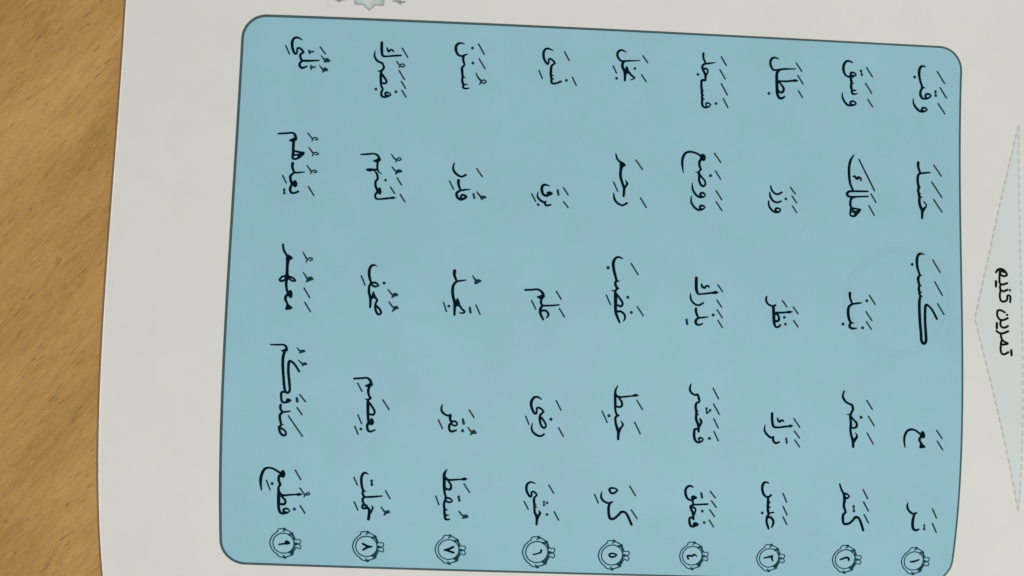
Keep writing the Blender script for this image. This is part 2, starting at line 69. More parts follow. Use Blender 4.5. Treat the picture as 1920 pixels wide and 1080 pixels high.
 (6,4,['s|17.83,24.30,0.409 16.65,23.69,0.614 15.63,23.98,0.750 14.97,25.16,0.886 15.08,26.71,0.818 15.91,28.35,0.750 16.56,28.46,0.614 16.64,27.04,0.614 17.15,26.77,0.614 18.07,27.25,0.614 18.61,27.93,0.614', 's|18.61,28.01,0.546 17.62,29.07,0.750 17.68,30.75,0.750 18.12,32.02,0.682 18.91,32.64,0.614 19.46,31.98,0.614 18.98,30.83,0.614 18.08,29.70,0.682', 's|15.51,31.33,0.273 15.31,32.89,0.614 16.00,34.16,0.682 17.32,34.94,0.683 18.35,34.91,0.614 18.98,34.45,0.614'],
  ['s|22.17,24.62,0.456 23.63,27.28,0.456', 's|23.18,32.46,0.456 24.61,34.92,0.456', 's|13.50,29.41,0.456 14.49,31.75,0.456', 'd|20.81,30.03,0.49']),
 (6,5,['s|17.02,48.96,0.274 15.92,48.55,0.548 14.95,48.89,0.686 14.48,49.96,0.823 14.69,51.40,0.755 15.58,52.82,0.687 16.04,52.68,0.618 16.05,51.62,0.618 16.55,51.34,0.618 17.35,51.90,0.618 17.64,52.50,0.481', 's|17.59,52.50,0.481 16.89,53.18,0.687 16.96,54.77,0.756 17.62,55.15,0.206', 's|16.96,54.90,0.688 17.13,55.83,0.757 17.79,55.94,0.275', 's|17.06,55.83,0.688 17.20,57.43,0.757 17.87,59.01,0.827 17.92,61.11,0.690', 'f|18.35,56.80 19.17,57.69 18.69,58.72 18.27,59.80 17.65,58.75 18.34,57.79'],
  ['s|21.00,49.31,0.458 22.53,51.64,0.459', 's|22.92,57.20,0.460 24.28,59.63,0.461', 's|14.01,54.38,0.459 15.27,56.63,0.460', 'd|19.79,54.29,0.36 19.84,55.27,0.36 20.72,54.58,0.42', 's|19.79,54.16,0.437 19.84,55.35,0.438', 'd|20.82,58.07,0.42']),
 (7,1,['s|-8.38,-79.67,0.277 -9.60,-79.89,0.623 -10.63,-79.31,0.831 -10.90,-78.09,0.900 -10.40,-76.65,0.761 -9.32,-75.97,0.623 -8.28,-76.28,0.623 -7.37,-76.64,0.346', 's|-8.40,-76.20,0.692 -8.62,-74.99,0.761 -8.17,-73.40,0.623 -8.80,-72.57,0.761 -8.74,-71.24,0.830 -8.48,-69.78,0.692 -7.68,-69.68,0.208', 's|-8.56,-69.77,0.692 -8.65,-68.70,0.761 -8.21,-67.52,0.692 -7.08,-67.57,0.277', 's|-8.21,-67.52,0.692 -8.31,-66.58,0.692 -7.64,-66.28,0.553 -6.56,-66.46,0.415'],
  ['s|-4.24,-79.85,0.462 -2.43,-76.81,0.462', 's|-3.89,-75.38,0.462 -2.02,-72.55,0.462', 's|-4.65,-71.01,0.377 -3.94,-69.71,0.566 -3.07,-68.81,0.629', 's|-3.47,-67.72,0.411 -2.98,-68.55,0.513 -2.21,-69.12,0.462 -1.53,-68.56,0.462 -2.17,-68.10,0.462 -2.97,-68.28,0.462', 'd|-5.98,-78.52,0.45', 'd|-5.69,-74.04,0.45']),
 (7,2,['s|-10.00,-43.83,0.413 -10.31,-42.49,0.620 -9.95,-41.32,0.757 -8.87,-40.30,0.688 -7.68,-39.87,0.620 -6.52,-40.45,0.688', 's|-8.60,-38.72,0.964 -8.50,-37.40,0.826 -7.78,-35.90,0.619 -6.61,-36.00,0.619 -5.06,-36.22,0.275', 's|-7.78,-35.84,0.619 -8.92,-35.00,0.825 -8.88,-33.95,0.825 -8.07,-33.14,0.756 -7.15,-33.09,0.619', 's|-7.16,-33.23,0.825 -6.14,-33.80,0.687 -6.55,-34.31,0.688 -7.47,-34.40,0.688 -7.70,-33.73,0.687'],
  ['s|-3.38,-42.44,0.460 -1.67,-40.12,0.460', 's|-11.22,-38.43,0.460 -9.93,-36.02,0.460', 's|-4.01,-34.81,0.625 -3.79,-33.68,0.625', 'd|-4.04,-34.81,0.36 -3.76,-33.68,0.36', 's|-3.07,-35.51,0.375 -2.25,-34.48,0.625', 's|-2.25,-34.48,0.459 -1.23,-33.89,0.459', 'f|-2.10,-33.96 -1.33,-34.47 -0.14,-34.04 -0.91,-33.69 -1.68,-33.31', 's|-2.01,-33.95,0.312 -1.32,-34.41,0.313 -0.25,-34.02,0.313 -0.95,-33.71,0.312 -1.64,-33.37,0.312 -2.01,-33.95,0.312', 's|-1.64,-33.42,0.459 -1.23,-33.89,0.459']),
 (7,3,['s|-8.67,-12.00,1.026 -8.71,-10.90,0.889 -8.33,-9.88,0.752 -7.86,-9.07,0.615 -6.62,-9.22,0.547 -5.21,-9.48,0.342', 's|-7.91,-8.99,0.684 -8.77,-8.05,0.820 -9.05,-6.48,0.888 -8.81,-4.42,0.888 -8.30,-2.63,0.956 -8.25,0.78,0.683', 'f|-7.59,-4.20 -6.96,-3.32 -6.74,-2.29 -7.88,-1.61 -8.06,-2.89', 's|-7.52,-2.39,0.820 -6.72,-1.78,0.683 -6.04,-0.90,0.614 -5.30,-0.28,0.614 -5.75,0.18,0.546 -6.78,0.11,0.341'],
  ['s|-3.45,-10.84,0.311 -2.77,-9.88,0.560 -2.23,-9.33,0.622', 's|-2.23,-9.33,0.457 -1.98,-9.04,0.457', 'f|-2.69,-9.31 -1.73,-9.81 -0.72,-9.33 -1.56,-8.88 -2.45,-8.36 -2.71,-8.53', 's|-2.62,-9.28,0.311 -1.75,-9.73,0.311 -0.85,-9.30,0.311 -1.60,-8.90,0.311 -2.40,-8.42,0.311 -2.64,-8.58,0.311 -2.62,-9.28,0.311', 's|-2.67,-8.63,0.457 -1.98,-9.04,0.457', 's|-3.87,-1.41,0.745 -3.61,-0.08,0.745', 's|-2.09,-2.28,0.456 -0.84,0.34,0.456', 's|-11.53,-2.69,0.456 -10.61,-0.17,0.456', 'd|-9.95,-1.71,0.44']),
 (7,4,['s|-10.78,26.90,0.409 -10.99,28.19,0.682 -10.31,29.33,0.682 -9.00,29.93,0.614 -8.18,29.77,0.614', 's|-8.36,29.78,0.887 -8.32,31.06,0.819 -7.90,31.82,0.751 -8.51,32.74,0.751 -8.47,33.90,0.751 -7.81,34.52,0.683 -6.49,34.09,0.546', 's|-7.91,31.69,0.614 -6.89,31.53,0.614 -6.22,32.28,0.546 -6.97,32.82,0.546 -7.89,32.34,0.614'],
  ['s|-2.90,28.13,0.456 -1.49,30.22,0.456', 's|-4.65,30.94,0.744 -4.38,32.09,0.744', 's|-3.10,33.21,0.372 -2.43,34.09,0.558', 's|-2.43,34.09,0.456 -1.58,34.64,0.456', 'f|-2.33,35.30 -2.11,34.34 -1.28,33.85 -0.55,34.81 -1.62,34.92', 's|-2.26,35.24,0.310 -2.06,34.37,0.310 -1.31,33.93,0.310 -0.65,34.79,0.310 -1.62,34.89,0.310 -2.26,35.24,0.310', 's|-2.28,35.20,0.456 -1.58,34.64,0.456', 's|-11.70,31.25,0.456 -10.48,33.76,0.456', 'd|-4.61,34.16,0.47']),
 (7,5,['s|-8.71,45.51,0.274 -9.44,46.89,0.891 -9.43,48.72,0.960 -9.37,50.56,0.961 -9.20,52.39,0.756 -8.83,53.70,0.687 -8.80,54.50,0.619', 's|-9.27,47.93,0.891 -8.22,48.63,0.686 -6.03,48.51,0.549 -2.82,48.20,0.343', 's|-4.23,48.35,0.754 -3.47,48.22,0.960', 's|-8.34,48.82,0.617 -7.47,50.10,0.686 -7.49,51.29,0.755 -8.38,51.45,0.687 -9.17,50.95,0.686', 's|-8.95,53.97,0.688 -7.78,54.07,0.619 -6.85,54.83,0.413 -7.74,55.26,0.619 -8.53,55.02,0.619', 's|-8.93,54.63,0.757 -9.27,55.84,0.757 -8.97,57.42,0.758 -8.11,57.50,0.207', 's|-9.10,57.42,0.758 -8.92,59.02,0.827 -7.75,59.12,0.276', 's|-8.91,59.15,0.759 -8.81,60.14,0.759 -8.10,60.47,0.621 -7.40,60.26,0.345'],
  ['s|-3.67,49.67,0.458 -1.96,52.12,0.459', 's|-11.72,53.53,0.459 -10.76,56.09,0.460', 's|-5.09,53.59,0.625 -4.85,54.64,0.625', 'd|-5.09,53.59,0.44 -4.85,54.58,0.44', 's|-4.87,57.83,0.376 -4.08,58.87,0.564', 's|-4.08,58.87,0.461 -2.95,59.43,0.461', 'f|-3.84,59.99 -3.36,58.98 -2.58,58.88 -2.04,59.48 -2.94,59.85', 's|-3.75,59.93,0.314 -3.31,59.03,0.313 -2.62,58.93,0.313 -2.13,59.47,0.313 -2.94,59.81,0.314 -3.75,59.93,0.314', 's|-3.79,59.88,0.461 -2.95,59.43,0.461']),
 (8,1,['s|-32.85,-78.99,0.901 -32.79,-76.91,0.901 -32.46,-75.19,0.762 -31.26,-74.97,0.554 -28.91,-75.25,0.623 -27.02,-75.41,0.554', 's|-31.21,-77.51,0.485 -31.03,-76.85,0.623 -30.53,-76.41,0.623 -30.30,-77.01,0.554 -29.63,-76.90,0.554 -29.22,-76.47,0.416', 's|-34.69,-76.51,0.277 -34.84,-74.96,0.624 -33.96,-73.52,0.693 -32.36,-72.86,0.623', 's|-32.49,-72.91,0.623 -31.91,-71.60,0.693 -32.53,-70.64,0.762 -32.74,-69.43,0.831 -32.67,-67.83,0.831 -32.52,-66.23,0.692 -32.02,-65.05,0.692 -32.37,-64.10,0.692 -32.19,-63.04,0.761 -31.39,-62.67,0.623', 's|-33.57,-70.46,0.346 -32.65,-70.55,0.623', 's|-32.62,-69.70,0.831 -31.51,-68.41,0.692 -30.94,-67.36,0.692 -31.44,-66.81,0.623 -32.36,-66.90,0.692', 's|-31.39,-62.67,0.623 -30.36,-62.98,0.623 -29.47,-63.60,0.346 -30.54,-64.12,0.623 -31.18,-63.93,0.692 -31.02,-63.22,0.623 -30.37,-63.32,0.484'],
  ['s|-26.77,-77.61,0.463 -25.03,-74.96,0.463', 's|-28.23,-73.57,0.441 -27.48,-72.58,0.441', 's|-27.40,-71.73,0.360 -27.09,-72.60,0.463 -26.18,-72.85,0.411 -25.84,-72.25,0.411 -26.67,-72.03,0.463 -27.34,-72.37,0.360', 's|-27.36,-70.80,0.463 -25.73,-68.24,0.462', 's|-26.62,-67.62,0.462 -25.30,-65.59,0.462', 's|-26.38,-64.96,0.462 -25.03,-63.01,0.462', 'd|-33.99,-64.99,0.45', 'd|-28.08,-64.43,0.45']),
 (8,2,['s|-37.52,-45.30,0.414 -35.70,-45.45,0.621 -33.89,-45.65,0.552 -32.70,-45.30,0.690 -32.00,-44.27,0.689', 'f|-33.99,-43.53 -33.03,-44.04 -32.15,-44.66 -31.46,-43.89 -32.08,-43.29 -32.59,-42.92 -33.25,-43.16', 's|-32.47,-43.19,0.689 -32.52,-42.00,0.689 -32.42,-40.94,0.620 -31.81,-40.17,0.413 -31.13,-39.72,0.276', 's|-35.43,-40.82,0.758 -34.57,-40.80,1.034 -33.40,-40.96,0.620 -32.49,-40.94,0.620', 's|-33.39,-40.64,0.344 -32.57,-39.75,0.689 -32.24,-38.30,0.689 -32.77,-37.49,0.757 -32.79,-36.17,0.757 -32.21,-34.87,0.757', 'f|-32.47,-35.00 -31.47,-35.75 -30.93,-34.66 -31.24,-33.54 -32.17,-34.08', 's|-32.18,-34.35,0.826 -32.74,-33.40,0.688 -32.48,-32.44,0.688 -31.44,-32.27,0.550 -29.11,-32.57,0.619 -26.66,-32.90,0.275', 's|-28.08,-32.72,0.688 -27.44,-32.82,0.825'],
  ['s|-28.60,-45.81,0.313 -27.85,-44.70,0.501 -27.04,-44.12,0.564', 's|-27.27,-43.40,0.358 -26.78,-44.21,0.461 -26.29,-44.84,0.409 -25.61,-44.34,0.409 -26.25,-43.97,0.409 -26.90,-44.08,0.409', 's|-28.19,-41.98,0.376 -27.41,-40.93,0.564', 's|-27.41,-40.93,0.460 -26.29,-40.57,0.460', 'f|-27.10,-39.78 -27.02,-40.76 -26.00,-41.33 -25.14,-40.65 -26.22,-40.34', 's|-27.02,-39.86,0.313 -26.94,-40.74,0.313 -26.03,-41.25,0.313 -25.25,-40.64,0.313 -26.22,-40.36,0.313 -27.02,-39.86,0.313', 's|-27.06,-39.88,0.460 -26.29,-40.57,0.460', 's|-26.59,-38.79,0.460 -25.22,-36.68,0.460', 's|-28.41,-35.95,0.460 -27.11,-34.10,0.460', 's|-25.46,-33.87,0.460 -24.01,-31.77,0.459', 'd|-29.96,-37.94,0.42']),
 (8,3,['s|-31.16,-12.54,0.205 -32.34,-12.84,0.685 -33.20,-12.08,0.822 -33.44,-10.51,0.890 -33.19,-8.97,0.821 -32.74,-7.56,0.684 -33.21,-6.64,0.752 -33.20,-4.83,0.820 -32.71,-3.04,0.820 -32.68,-0.59,0.683', 's|-32.86,-7.55,0.616 -31.59,-7.73,0.684 -30.52,-6.99,0.479 -31.53,-6.57,0.616 -32.46,-7.05,0.616', 'f|-31.99,-5.26 -31.29,-4.12 -30.46,-2.73 -30.82,-2.28 -31.64,-3.21 -32.26,-2.80 -32.55,-3.56', 's|-30.71,-2.59,0.615 -31.18,-1.55,0.683 -31.11,-0.00,0.751 -30.40,1.39,0.683 -29.52,1.10,0.683 -29.68,0.21,0.683 -30.63,-0.79,0.683 -31.16,-1.16,0.615'],
  ['s|-35.66,-9.58,0.457 -34.46,-6.93,0.457', 'd|-28.96,-7.70,0.47', 's|-27.77,-5.93,0.373 -26.68,-4.55,0.559', 's|-26.68,-4.55,0.457 -25.74,-4.29,0.457', 'f|-26.56,-3.52 -26.29,-4.56 -25.54,-4.98 -24.69,-4.36 -25.63,-4.02', 's|-26.48,-3.59,0.311 -26.24,-4.53,0.311 -25.56,-4.91,0.311 -24.80,-4.35,0.311 -25.64,-4.04,0.311 -26.48,-3.59,0.311', 's|-26.51,-3.62,0.457 -25.74,-4.29,0.457', 's|-27.35,-2.33,0.373 -26.27,-0.95,0.559', 's|-26.27,-0.95,0.456 -25.39,-0.44,0.456', 'f|-26.20,0.47 -25.87,-0.65 -25.12,-1.25 -24.45,-0.55 -25.33,-0.21', 's|-26.12,0.38,0.310 -25.82,-0.63,0.310 -25.15,-1.17,0.310 -24.54,-0.54,0.310 -25.34,-0.23,0.310 -26.12,0.38,0.310', 's|-26.16,0.36,0.456 -25.39,-0.44,0.456']),
 (8,4,['s|-36.47,20.20,0.546 -34.49,20.01,0.614 -32.70,19.87,0.614 -31.78,20.56,0.819 -31.35,21.57,0.751', 'f|-33.33,22.15 -32.38,21.55 -31.37,21.05 -30.88,21.81 -31.70,22.47 -32.21,22.62', 's|-31.97,22.23,0.819 -32.22,23.64,0.819 -31.94,24.92,0.682 -31.45,25.62,0.614 -32.20,26.34,0.751 -32.13,28.26,0.956 -32.05,30.31,0.888 -31.85,32.36,0.751', 's|-31.85,25.30,0.546 -31.07,25.66,0.205', 's|-32.98,25.90,0.273 -32.20,26.16,0.614', 's|-31.79,26.96,0.683 -30.85,28.21,0.683 -30.16,29.47,0.683 -30.51,30.38,0.683 -31.41,30.29,0.615', 'f|-31.73,32.09 -30.86,31.35 -30.19,32.30 -30.41,33.21 -31.17,33.49 -31.75,32.99', 's|-31.72,32.61,0.820 -32.14,33.65,0.820 -31.89,34.93,0.752 -31.11,35.29,0.615 -29.90,34.79,0.478'],
  ['s|-27.93,26.01,0.456 -26.04,28.77,0.456', 's|-35.32,21.52,0.456 -34.01,23.76,0.456', 's|-34.93,30.58,0.456 -33.82,33.06,0.457', 's|-35.71,33.95,0.457 -34.72,36.11,0.457', 'd|-33.95,34.64,0.44']),
 (8,5,['s|-31.38,47.73,0.274 -32.42,47.33,0.686 -33.17,48.06,0.824 -33.39,49.50,0.824 -33.17,51.33,0.756 -32.68,52.63,0.688 -32.03,52.82,0.275', 's|-32.80,52.76,0.688 -32.92,53.42,0.757 -32.51,54.47,0.688 -32.88,55.14,0.758 -32.73,56.06,0.689 -31.94,57.10,0.690', 's|-32.38,54.52,0.620 -29.81,54.32,0.619 -27.24,54.03,0.413', 's|-32.33,56.71,0.620 -31.42,57.35,0.621 -32.18,57.90,0.690 -32.88,57.66,0.759 -32.79,56.86,0.689 -32.20,56.84,0.483', 's|-31.80,57.49,0.621 -30.88,58.39,0.897 -31.09,61.07,0.899', 'f|-30.27,56.83 -29.61,57.55 -29.85,58.49 -30.47,59.58 -31.00,58.93 -30.24,58.05'],
  ['s|-35.51,48.79,0.459 -34.51,50.98,0.459', 's|-35.26,56.09,0.461 -34.23,58.45,0.461', 's|-26.30,52.47,0.459 -24.99,54.70,0.460', 's|-30.43,49.66,0.624 -30.30,50.76,0.625', 'd|-30.41,49.66,0.44 -30.30,50.76,0.44', 's|-27.50,57.30,0.376 -26.62,58.52,0.564', 's|-26.62,58.52,0.461 -25.79,58.94,0.461', 'f|-26.60,59.77 -26.36,58.78 -25.47,58.21 -24.81,58.81 -25.71,59.16', 's|-26.52,59.69,0.314 -26.30,58.79,0.314 -25.50,58.29,0.314 -24.91,58.82,0.314 -25.72,59.13,0.314 -26.52,59.69,0.314', 's|-26.55,59.66,0.461 -25.79,58.94,0.461']),
 (9,1,['s|-56.49,-78.99,0.347 -57.65,-79.57,0.625 -58.82,-79.34,0.764 -59.34,-78.17,0.903 -59.16,-76.43,0.833 -58.47,-74.85,0.764 -57.82,-74.88,0.625 -57.75,-76.22,0.625 -57.24,-76.50,0.625 -56.42,-76.00,0.694 -55.86,-75.22,0.694', 's|-55.94,-75.16,0.625 -56.75,-74.51,0.764 -56.56,-73.32,0.764 -56.13,-72.74,0.694 -56.75,-71.97,0.763 -56.79,-71.17,0.833 -56.03,-70.53,0.763 -54.68,-71.03,0.555', 's|-56.26,-72.68,0.694 -54.03,-72.74,0.694 -51.10,-72.98,0.416'],
  ['s|-51.00,-77.05,0.464 -49.40,-74.97,0.464', 's|-61.21,-77.03,0.464 -59.96,-74.58,0.464', 's|-54.31,-75.86,0.568 -53.92,-74.89,0.568 -54.16,-75.41,0.631 -52.85,-75.51,0.505', 's|-50.56,-74.40,0.378 -49.58,-73.18,0.567', 's|-49.58,-73.18,0.463 -48.85,-73.02,0.463', 'f|-49.60,-72.45 -49.33,-73.45 -48.69,-73.74 -47.83,-72.84 -48.77,-72.59', 's|-49.53,-72.51,0.315 -49.29,-73.41,0.315 -48.71,-73.67,0.315 -47.93,-72.86,0.315 -48.78,-72.63,0.315 -49.53,-72.51,0.315', 's|-49.56,-72.56,0.463 -48.85,-73.02,0.463', 's|-53.49,-71.29,0.568 -53.25,-70.23,0.631 -53.36,-70.76,0.631 -52.16,-70.94,0.504', 's|-51.00,-71.46,0.315 -50.11,-70.48,0.567', 's|-50.11,-70.48,0.463 -49.33,-70.14,0.463', 'f|-49.98,-69.42 -49.93,-70.41 -49.08,-70.92 -48.34,-70.09 -49.30,-69.84', 's|-49.92,-69.49,0.315 -49.87,-70.38,0.315 -49.11,-70.84,0.315 -48.43,-70.10,0.315 -49.30,-69.87,0.315 -49.92,-69.49,0.315', 's|-49.94,-69.52,0.463 -49.33,-70.14,0.463']),
 (9,2,['s|-62.05,-50.58,0.484 -59.97,-50.76,0.623 -57.89,-50.97,0.623 -57.08,-50.34,0.830 -56.76,-49.29,0.830', 'f|-58.81,-48.68 -58.06,-49.24 -57.04,-49.67 -56.27,-49.04 -56.97,-48.48 -57.69,-48.13', 's|-57.37,-48.47,0.899 -57.39,-46.61,0.898 -57.31,-45.02,0.898 -57.43,-43.56,0.760 -56.69,-43.19,0.621 -55.42,-43.82,0.760 -54.18,-45.08,0.622 -55.23,-45.23,0.691 -56.82,-45.57,0.622', 's|-57.01,-44.37,0.622 -55.72,-44.55,0.622', 's|-54.97,-45.11,0.829 -55.69,-44.02,0.691', 's|-57.29,-41.92,0.967 -57.33,-40.78,0.828 -56.60,-39.27,0.621 -55.17,-39.27,0.552 -53.75,-39.49,0.345', 's|-56.72,-39.16,0.621 -57.71,-38.12,0.828 -57.65,-37.07,0.828 -57.18,-35.77,0.827', 'f|-57.32,-35.90 -56.34,-36.99 -55.56,-35.96 -55.84,-34.90 -56.49,-34.87', 's|-57.18,-35.64,0.758 -57.63,-34.43,0.827 -57.30,-33.26,0.758 -56.39,-33.11,0.620 -55.25,-33.60,0.689'],
  ['s|-53.33,-51.01,0.440 -51.94,-49.47,0.440', 's|-52.03,-48.67,0.359 -51.81,-49.47,0.462 -51.04,-49.82,0.410 -50.29,-49.32,0.359 -51.14,-49.10,0.410', 's|-52.84,-46.78,0.377 -51.59,-45.23,0.565', 's|-51.59,-44.31,0.410 -51.32,-45.11,0.461 -50.55,-45.41,0.410 -49.87,-44.90,0.359 -50.78,-44.73,0.410', 's|-53.07,-41.39,0.376 -51.82,-39.80,0.564', 's|-51.90,-38.95,0.358 -51.55,-39.75,0.461 -50.66,-40.05,0.410 -50.04,-39.60,0.358 -51.01,-39.38,0.410', 's|-52.35,-35.16,0.460 -50.65,-32.64,0.460', 's|-60.05,-38.17,0.461 -58.89,-36.02,0.461', 'd|-59.37,-34.05,0.39 -59.23,-32.93,0.39', 's|-59.37,-34.05,0.501 -59.23,-32.93,0.501']),
 (9,3,['s|-58.77,-17.90,0.618 -58.51,-16.35,0.687 -57.57,-14.82,0.686', 'f|-57.57,-14.82 -56.67,-14.90 -55.64,-13.98 -56.46,-13.30 -56.74,-12.25 -57.30,-12.23 -57.76,-13.51', 's|-57.20,-12.76,0.960 -57.18,-10.94,0.891 -57.15,-9.39,0.960 -57.19,-7.84,0.891 -57.24,-6.28,0.822 -56.89,-4.49,0.753 -56.46,-3.73,0.685', 'f|-57.29,-9.64 -56.57,-9.15 -56.55,-7.86 -57.55,-7.31 -57.88,-8.59', 's|-57.23,-8.61,0.685 -58.39,-8.57,0.617 -59.16,-7.64,0.685 -58.70,-7.21,0.685 -57.69,-7.56,0.617', 's|-56.72,-8.63,0.685 -55.28,-8.16,0.617 -54.60,-7.41,0.548 -55.50,-7.38,0.548 -56.56,-7.99,0.617', 'f|-56.74,-4.11 -55.88,-4.78 -55.26,-3.90 -55.30,-2.54 -55.88,-2.41 -56.82,-3.20', 's|-56.83,-3.33,0.822 -57.29,-2.28,0.890 -56.84,-1.14,0.685 -56.42,-0.38,0.616', 'f|-56.64,-0.76 -55.04,0.39 -55.84,0.98 -57.12,1.06 -57.03,0.15'],
  ['s|-52.85,-15.82,0.374 -51.73,-13.99,0.561', 's|-51.80,-12.95,0.407 -51.33,-13.88,0.458 -50.45,-14.30,0.458 -49.96,-13.80,0.407 -50.80,-13.46,0.458', 's|-52.46,-9.90,0.374 -51.30,-8.31,0.560', 's|-51.30,-8.31,0.458 -50.55,-7.98,0.458', 'f|-51.50,-7.14 -51.17,-8.31 -50.17,-8.79 -49.41,-8.07 -50.49,-7.61', 's|-51.40,-7.22,0.311 -51.11,-8.28,0.311 -50.21,-8.71,0.311 -49.52,-8.06,0.311 -50.50,-7.65,0.311 -51.40,-7.22,0.311', 's|-51.45,-7.24,0.458 -50.55,-7.98,0.458', 's|-52.03,-5.44,0.457 -50.24,-2.67,0.457', 's|-51.58,-1.28,0.457 -49.86,1.31,0.457']),
 (9,4,['s|-60.85,11.22,0.410 -58.93,11.21,0.547 -57.14,11.14,0.547 -56.39,11.68,0.752 -56.05,12.56,0.684', 'f|-57.83,12.81 -57.08,12.47 -56.20,12.06 -55.79,12.68 -56.52,13.35 -57.17,13.24', 's|-56.67,12.97,0.889 -57.10,14.78,0.889 -57.06,17.34,0.889 -56.73,20.40,0.820 -56.42,22.94,0.820 -56.06,24.47,0.752 -55.40,24.91,0.752 -54.79,24.17,0.752 -55.02,21.62,0.820 -55.39,18.81,0.820 -55.33,16.00,0.820 -54.62,15.92,0.683 -53.55,16.83,0.683 -52.27,18.70,0.615', 's|-56.05,24.67,0.615 -57.11,24.89,0.752 -57.14,26.30,0.752 -56.84,27.57,0.684 -55.68,27.73,0.615', 'f|-55.71,26.76 -55.08,26.48 -54.12,27.04 -54.91,27.76 -55.80,27.79', 's|-57.24,28.53,0.821 -57.28,29.51,0.753 -56.61,30.43,0.616 -55.58,30.40,0.547 -54.44,30.18,0.410', 's|-56.60,30.51,0.684 -57.34,31.43,0.821 -57.25,32.71,0.753 -56.87,33.98,0.685 -56.23,34.17,0.205', 's|-57.87,34.74,0.274 -57.10,34.89,0.548', 's|-56.74,34.11,0.548 -57.43,35.03,0.753 -57.05,36.56,0.754 -56.14,37.25,0.685 -55.43,36.89,0.617 -55.79,35.88,0.616 -56.97,35.15,0.616'],
  ['s|-53.21,11.88,0.311 -52.46,12.69,0.559', 's|-52.46,12.69,0.457 -51.71,12.92,0.457', 'f|-52.42,13.38 -52.27,12.82 -51.44,12.40 -50.73,12.81 -51.67,13.18', 's|-52.35,13.34,0.311 -52.21,12.83,0.311 -51.47,12.45,0.311 -50.83,12.82,0.311 -51.67,13.15,0.311 -52.35,13.34,0.311', 's|-52.38,13.28,0.457 -51.71,12.92,0.457', 's|-52.72,15.39,0.311 -51.53,16.37,0.559', 's|-51.53,16.37,0.457 -50.86,16.55,0.456', 'f|-51.50,17.09 -51.27,16.37 -50.64,16.04 -50.03,16.53 -50.87,16.74', 's|-51.43,17.04,0.311 -51.23,16.38,0.311 -50.67,16.09,0.311 -50.12,16.53,0.311 -50.87,16.72,0.311 -51.43,17.04,0.311', 's|-51.45,16.99,0.456 -50.86,16.55,0.456', 's|-51.88,25.35,0.457 -50.12,27.33,0.457', 's|-52.66,26.40,0.808 -52.50,27.29,0.808', 's|-52.51,29.08,0.457 -51.01,31.08,0.457', 's|-54.91,31.55,0.457 -50.68,37.32,0.458']),
 (9,5,['s|-62.18,53.44,0.414 -62.47,50.77,0.896 -62.09,48.66,0.895 -61.29,47.20,0.825 -60.14,46.82,0.619 -58.72,47.11,0.619 -57.04,48.09,0.688', 'f|-56.91,48.09 -56.03,47.27 -55.29,48.29 -55.60,49.42 -56.37,49.56 -57.10,49.01', 's|-57.10,49.01,0.826 -57.26,50.32,0.826 -56.73,51.61,0.689 -57.23,52.42,0.758 -57.21,54.00,0.897 -57.19,56.11,1.036 -57.18,58.23,0.899 -56.78,59.82,0.831 -55.88,60.32,0.623', 's|-56.98,51.49,0.689 -56.44,51.65,0.207', 's|-57.09,53.73,0.759 -56.05,54.75,0.690 -53.47,54.52,0.552 -50.39,54.28,0.345', 's|-51.80,54.41,0.758 -51.16,54.34,0.965', 's|-56.43,55.02,0.621 -55.26,56.30,0.691 -55.51,57.37,0.760 -56.67,57.42,0.691', 's|-56.01,60.19,0.692 -54.85,60.01,0.623 -53.90,59.31,0.346 -54.85,58.73,0.622 -55.63,58.92,0.692 -55.75,59.65,0.692 -54.98,59.70,0.415'],
  ['s|-52.49,47.23,0.459 -50.84,50.02,0.460', 's|-60.78,50.52,0.460 -59.71,53.24,0.461', 'd|-59.09,51.43,0.47', 's|-51.06,52.46,0.438 -49.75,54.26,0.439', 's|-49.87,55.06,0.410 -49.36,54.25,0.461 -48.60,53.69,0.409 -48.28,54.26,0.409 -49.10,54.50,0.409', 's|-50.92,57.69,0.462 -49.56,59.88,0.462', 'd|-52.58,58.81,0.47']),
]
BADGES = [
 (1,131.19,69.34,2.870,['s|130.21,69.60,0.509 131.36,69.45,0.622 132.71,68.89,0.452']),
 (2,110.38,69.33,2.954,['s|108.96,69.48,0.509 109.96,69.05,0.622 110.69,68.76,0.621 111.30,68.97,0.678 111.51,69.60,0.678']),
 (3,87.48,69.54,2.864,['s|86.03,69.62,0.469 87.15,69.28,0.574 87.93,69.05,0.678', 'f|87.46,69.37 88.10,68.73 88.63,68.47 88.60,69.34 88.89,70.59 88.37,70.40 87.94,69.57']),
 (4,64.47,69.47,2.902,['s|63.40,70.54,0.522 63.07,69.61,0.678 63.81,69.48,0.573 64.42,69.57,0.678 64.88,69.14,0.677 65.38,69.23,0.521 65.86,69.70,0.313']),
 (5,40.64,69.91,3.120,['s|39.75,69.93,0.573 40.22,69.44,0.573 41.21,69.48,0.573 42.02,69.87,0.417 41.27,70.41,0.626 40.28,70.48,0.626 39.75,69.93,0.573']),
 (6,18.40,69.61,3.257,['s|17.38,70.42,0.469 18.58,70.06,0.469 19.54,69.68,0.573 19.66,68.99,0.677']),
 (7,-7.51,69.63,3.043,['s|-6.16,68.75,0.695 -7.01,69.23,0.695 -8.16,69.73,0.772 -8.73,69.78,0.579', 's|-8.16,69.76,0.773 -7.13,70.16,0.695 -6.03,70.51,0.657']),
 (8,-31.57,69.41,3.119,['s|-32.62,68.61,0.657 -31.72,69.11,0.696 -30.99,69.47,0.850 -29.91,69.43,0.464', 's|-32.50,70.44,0.658 -31.71,69.95,0.696 -30.99,69.55,0.773']),
 (9,-55.77,69.26,3.081,['s|-57.15,69.69,0.465 -56.21,69.50,0.542 -55.34,69.40,0.581', 'f|-55.48,69.02 -55.04,68.27 -54.18,68.59 -53.78,69.11 -54.19,69.58 -55.34,69.63']),
]
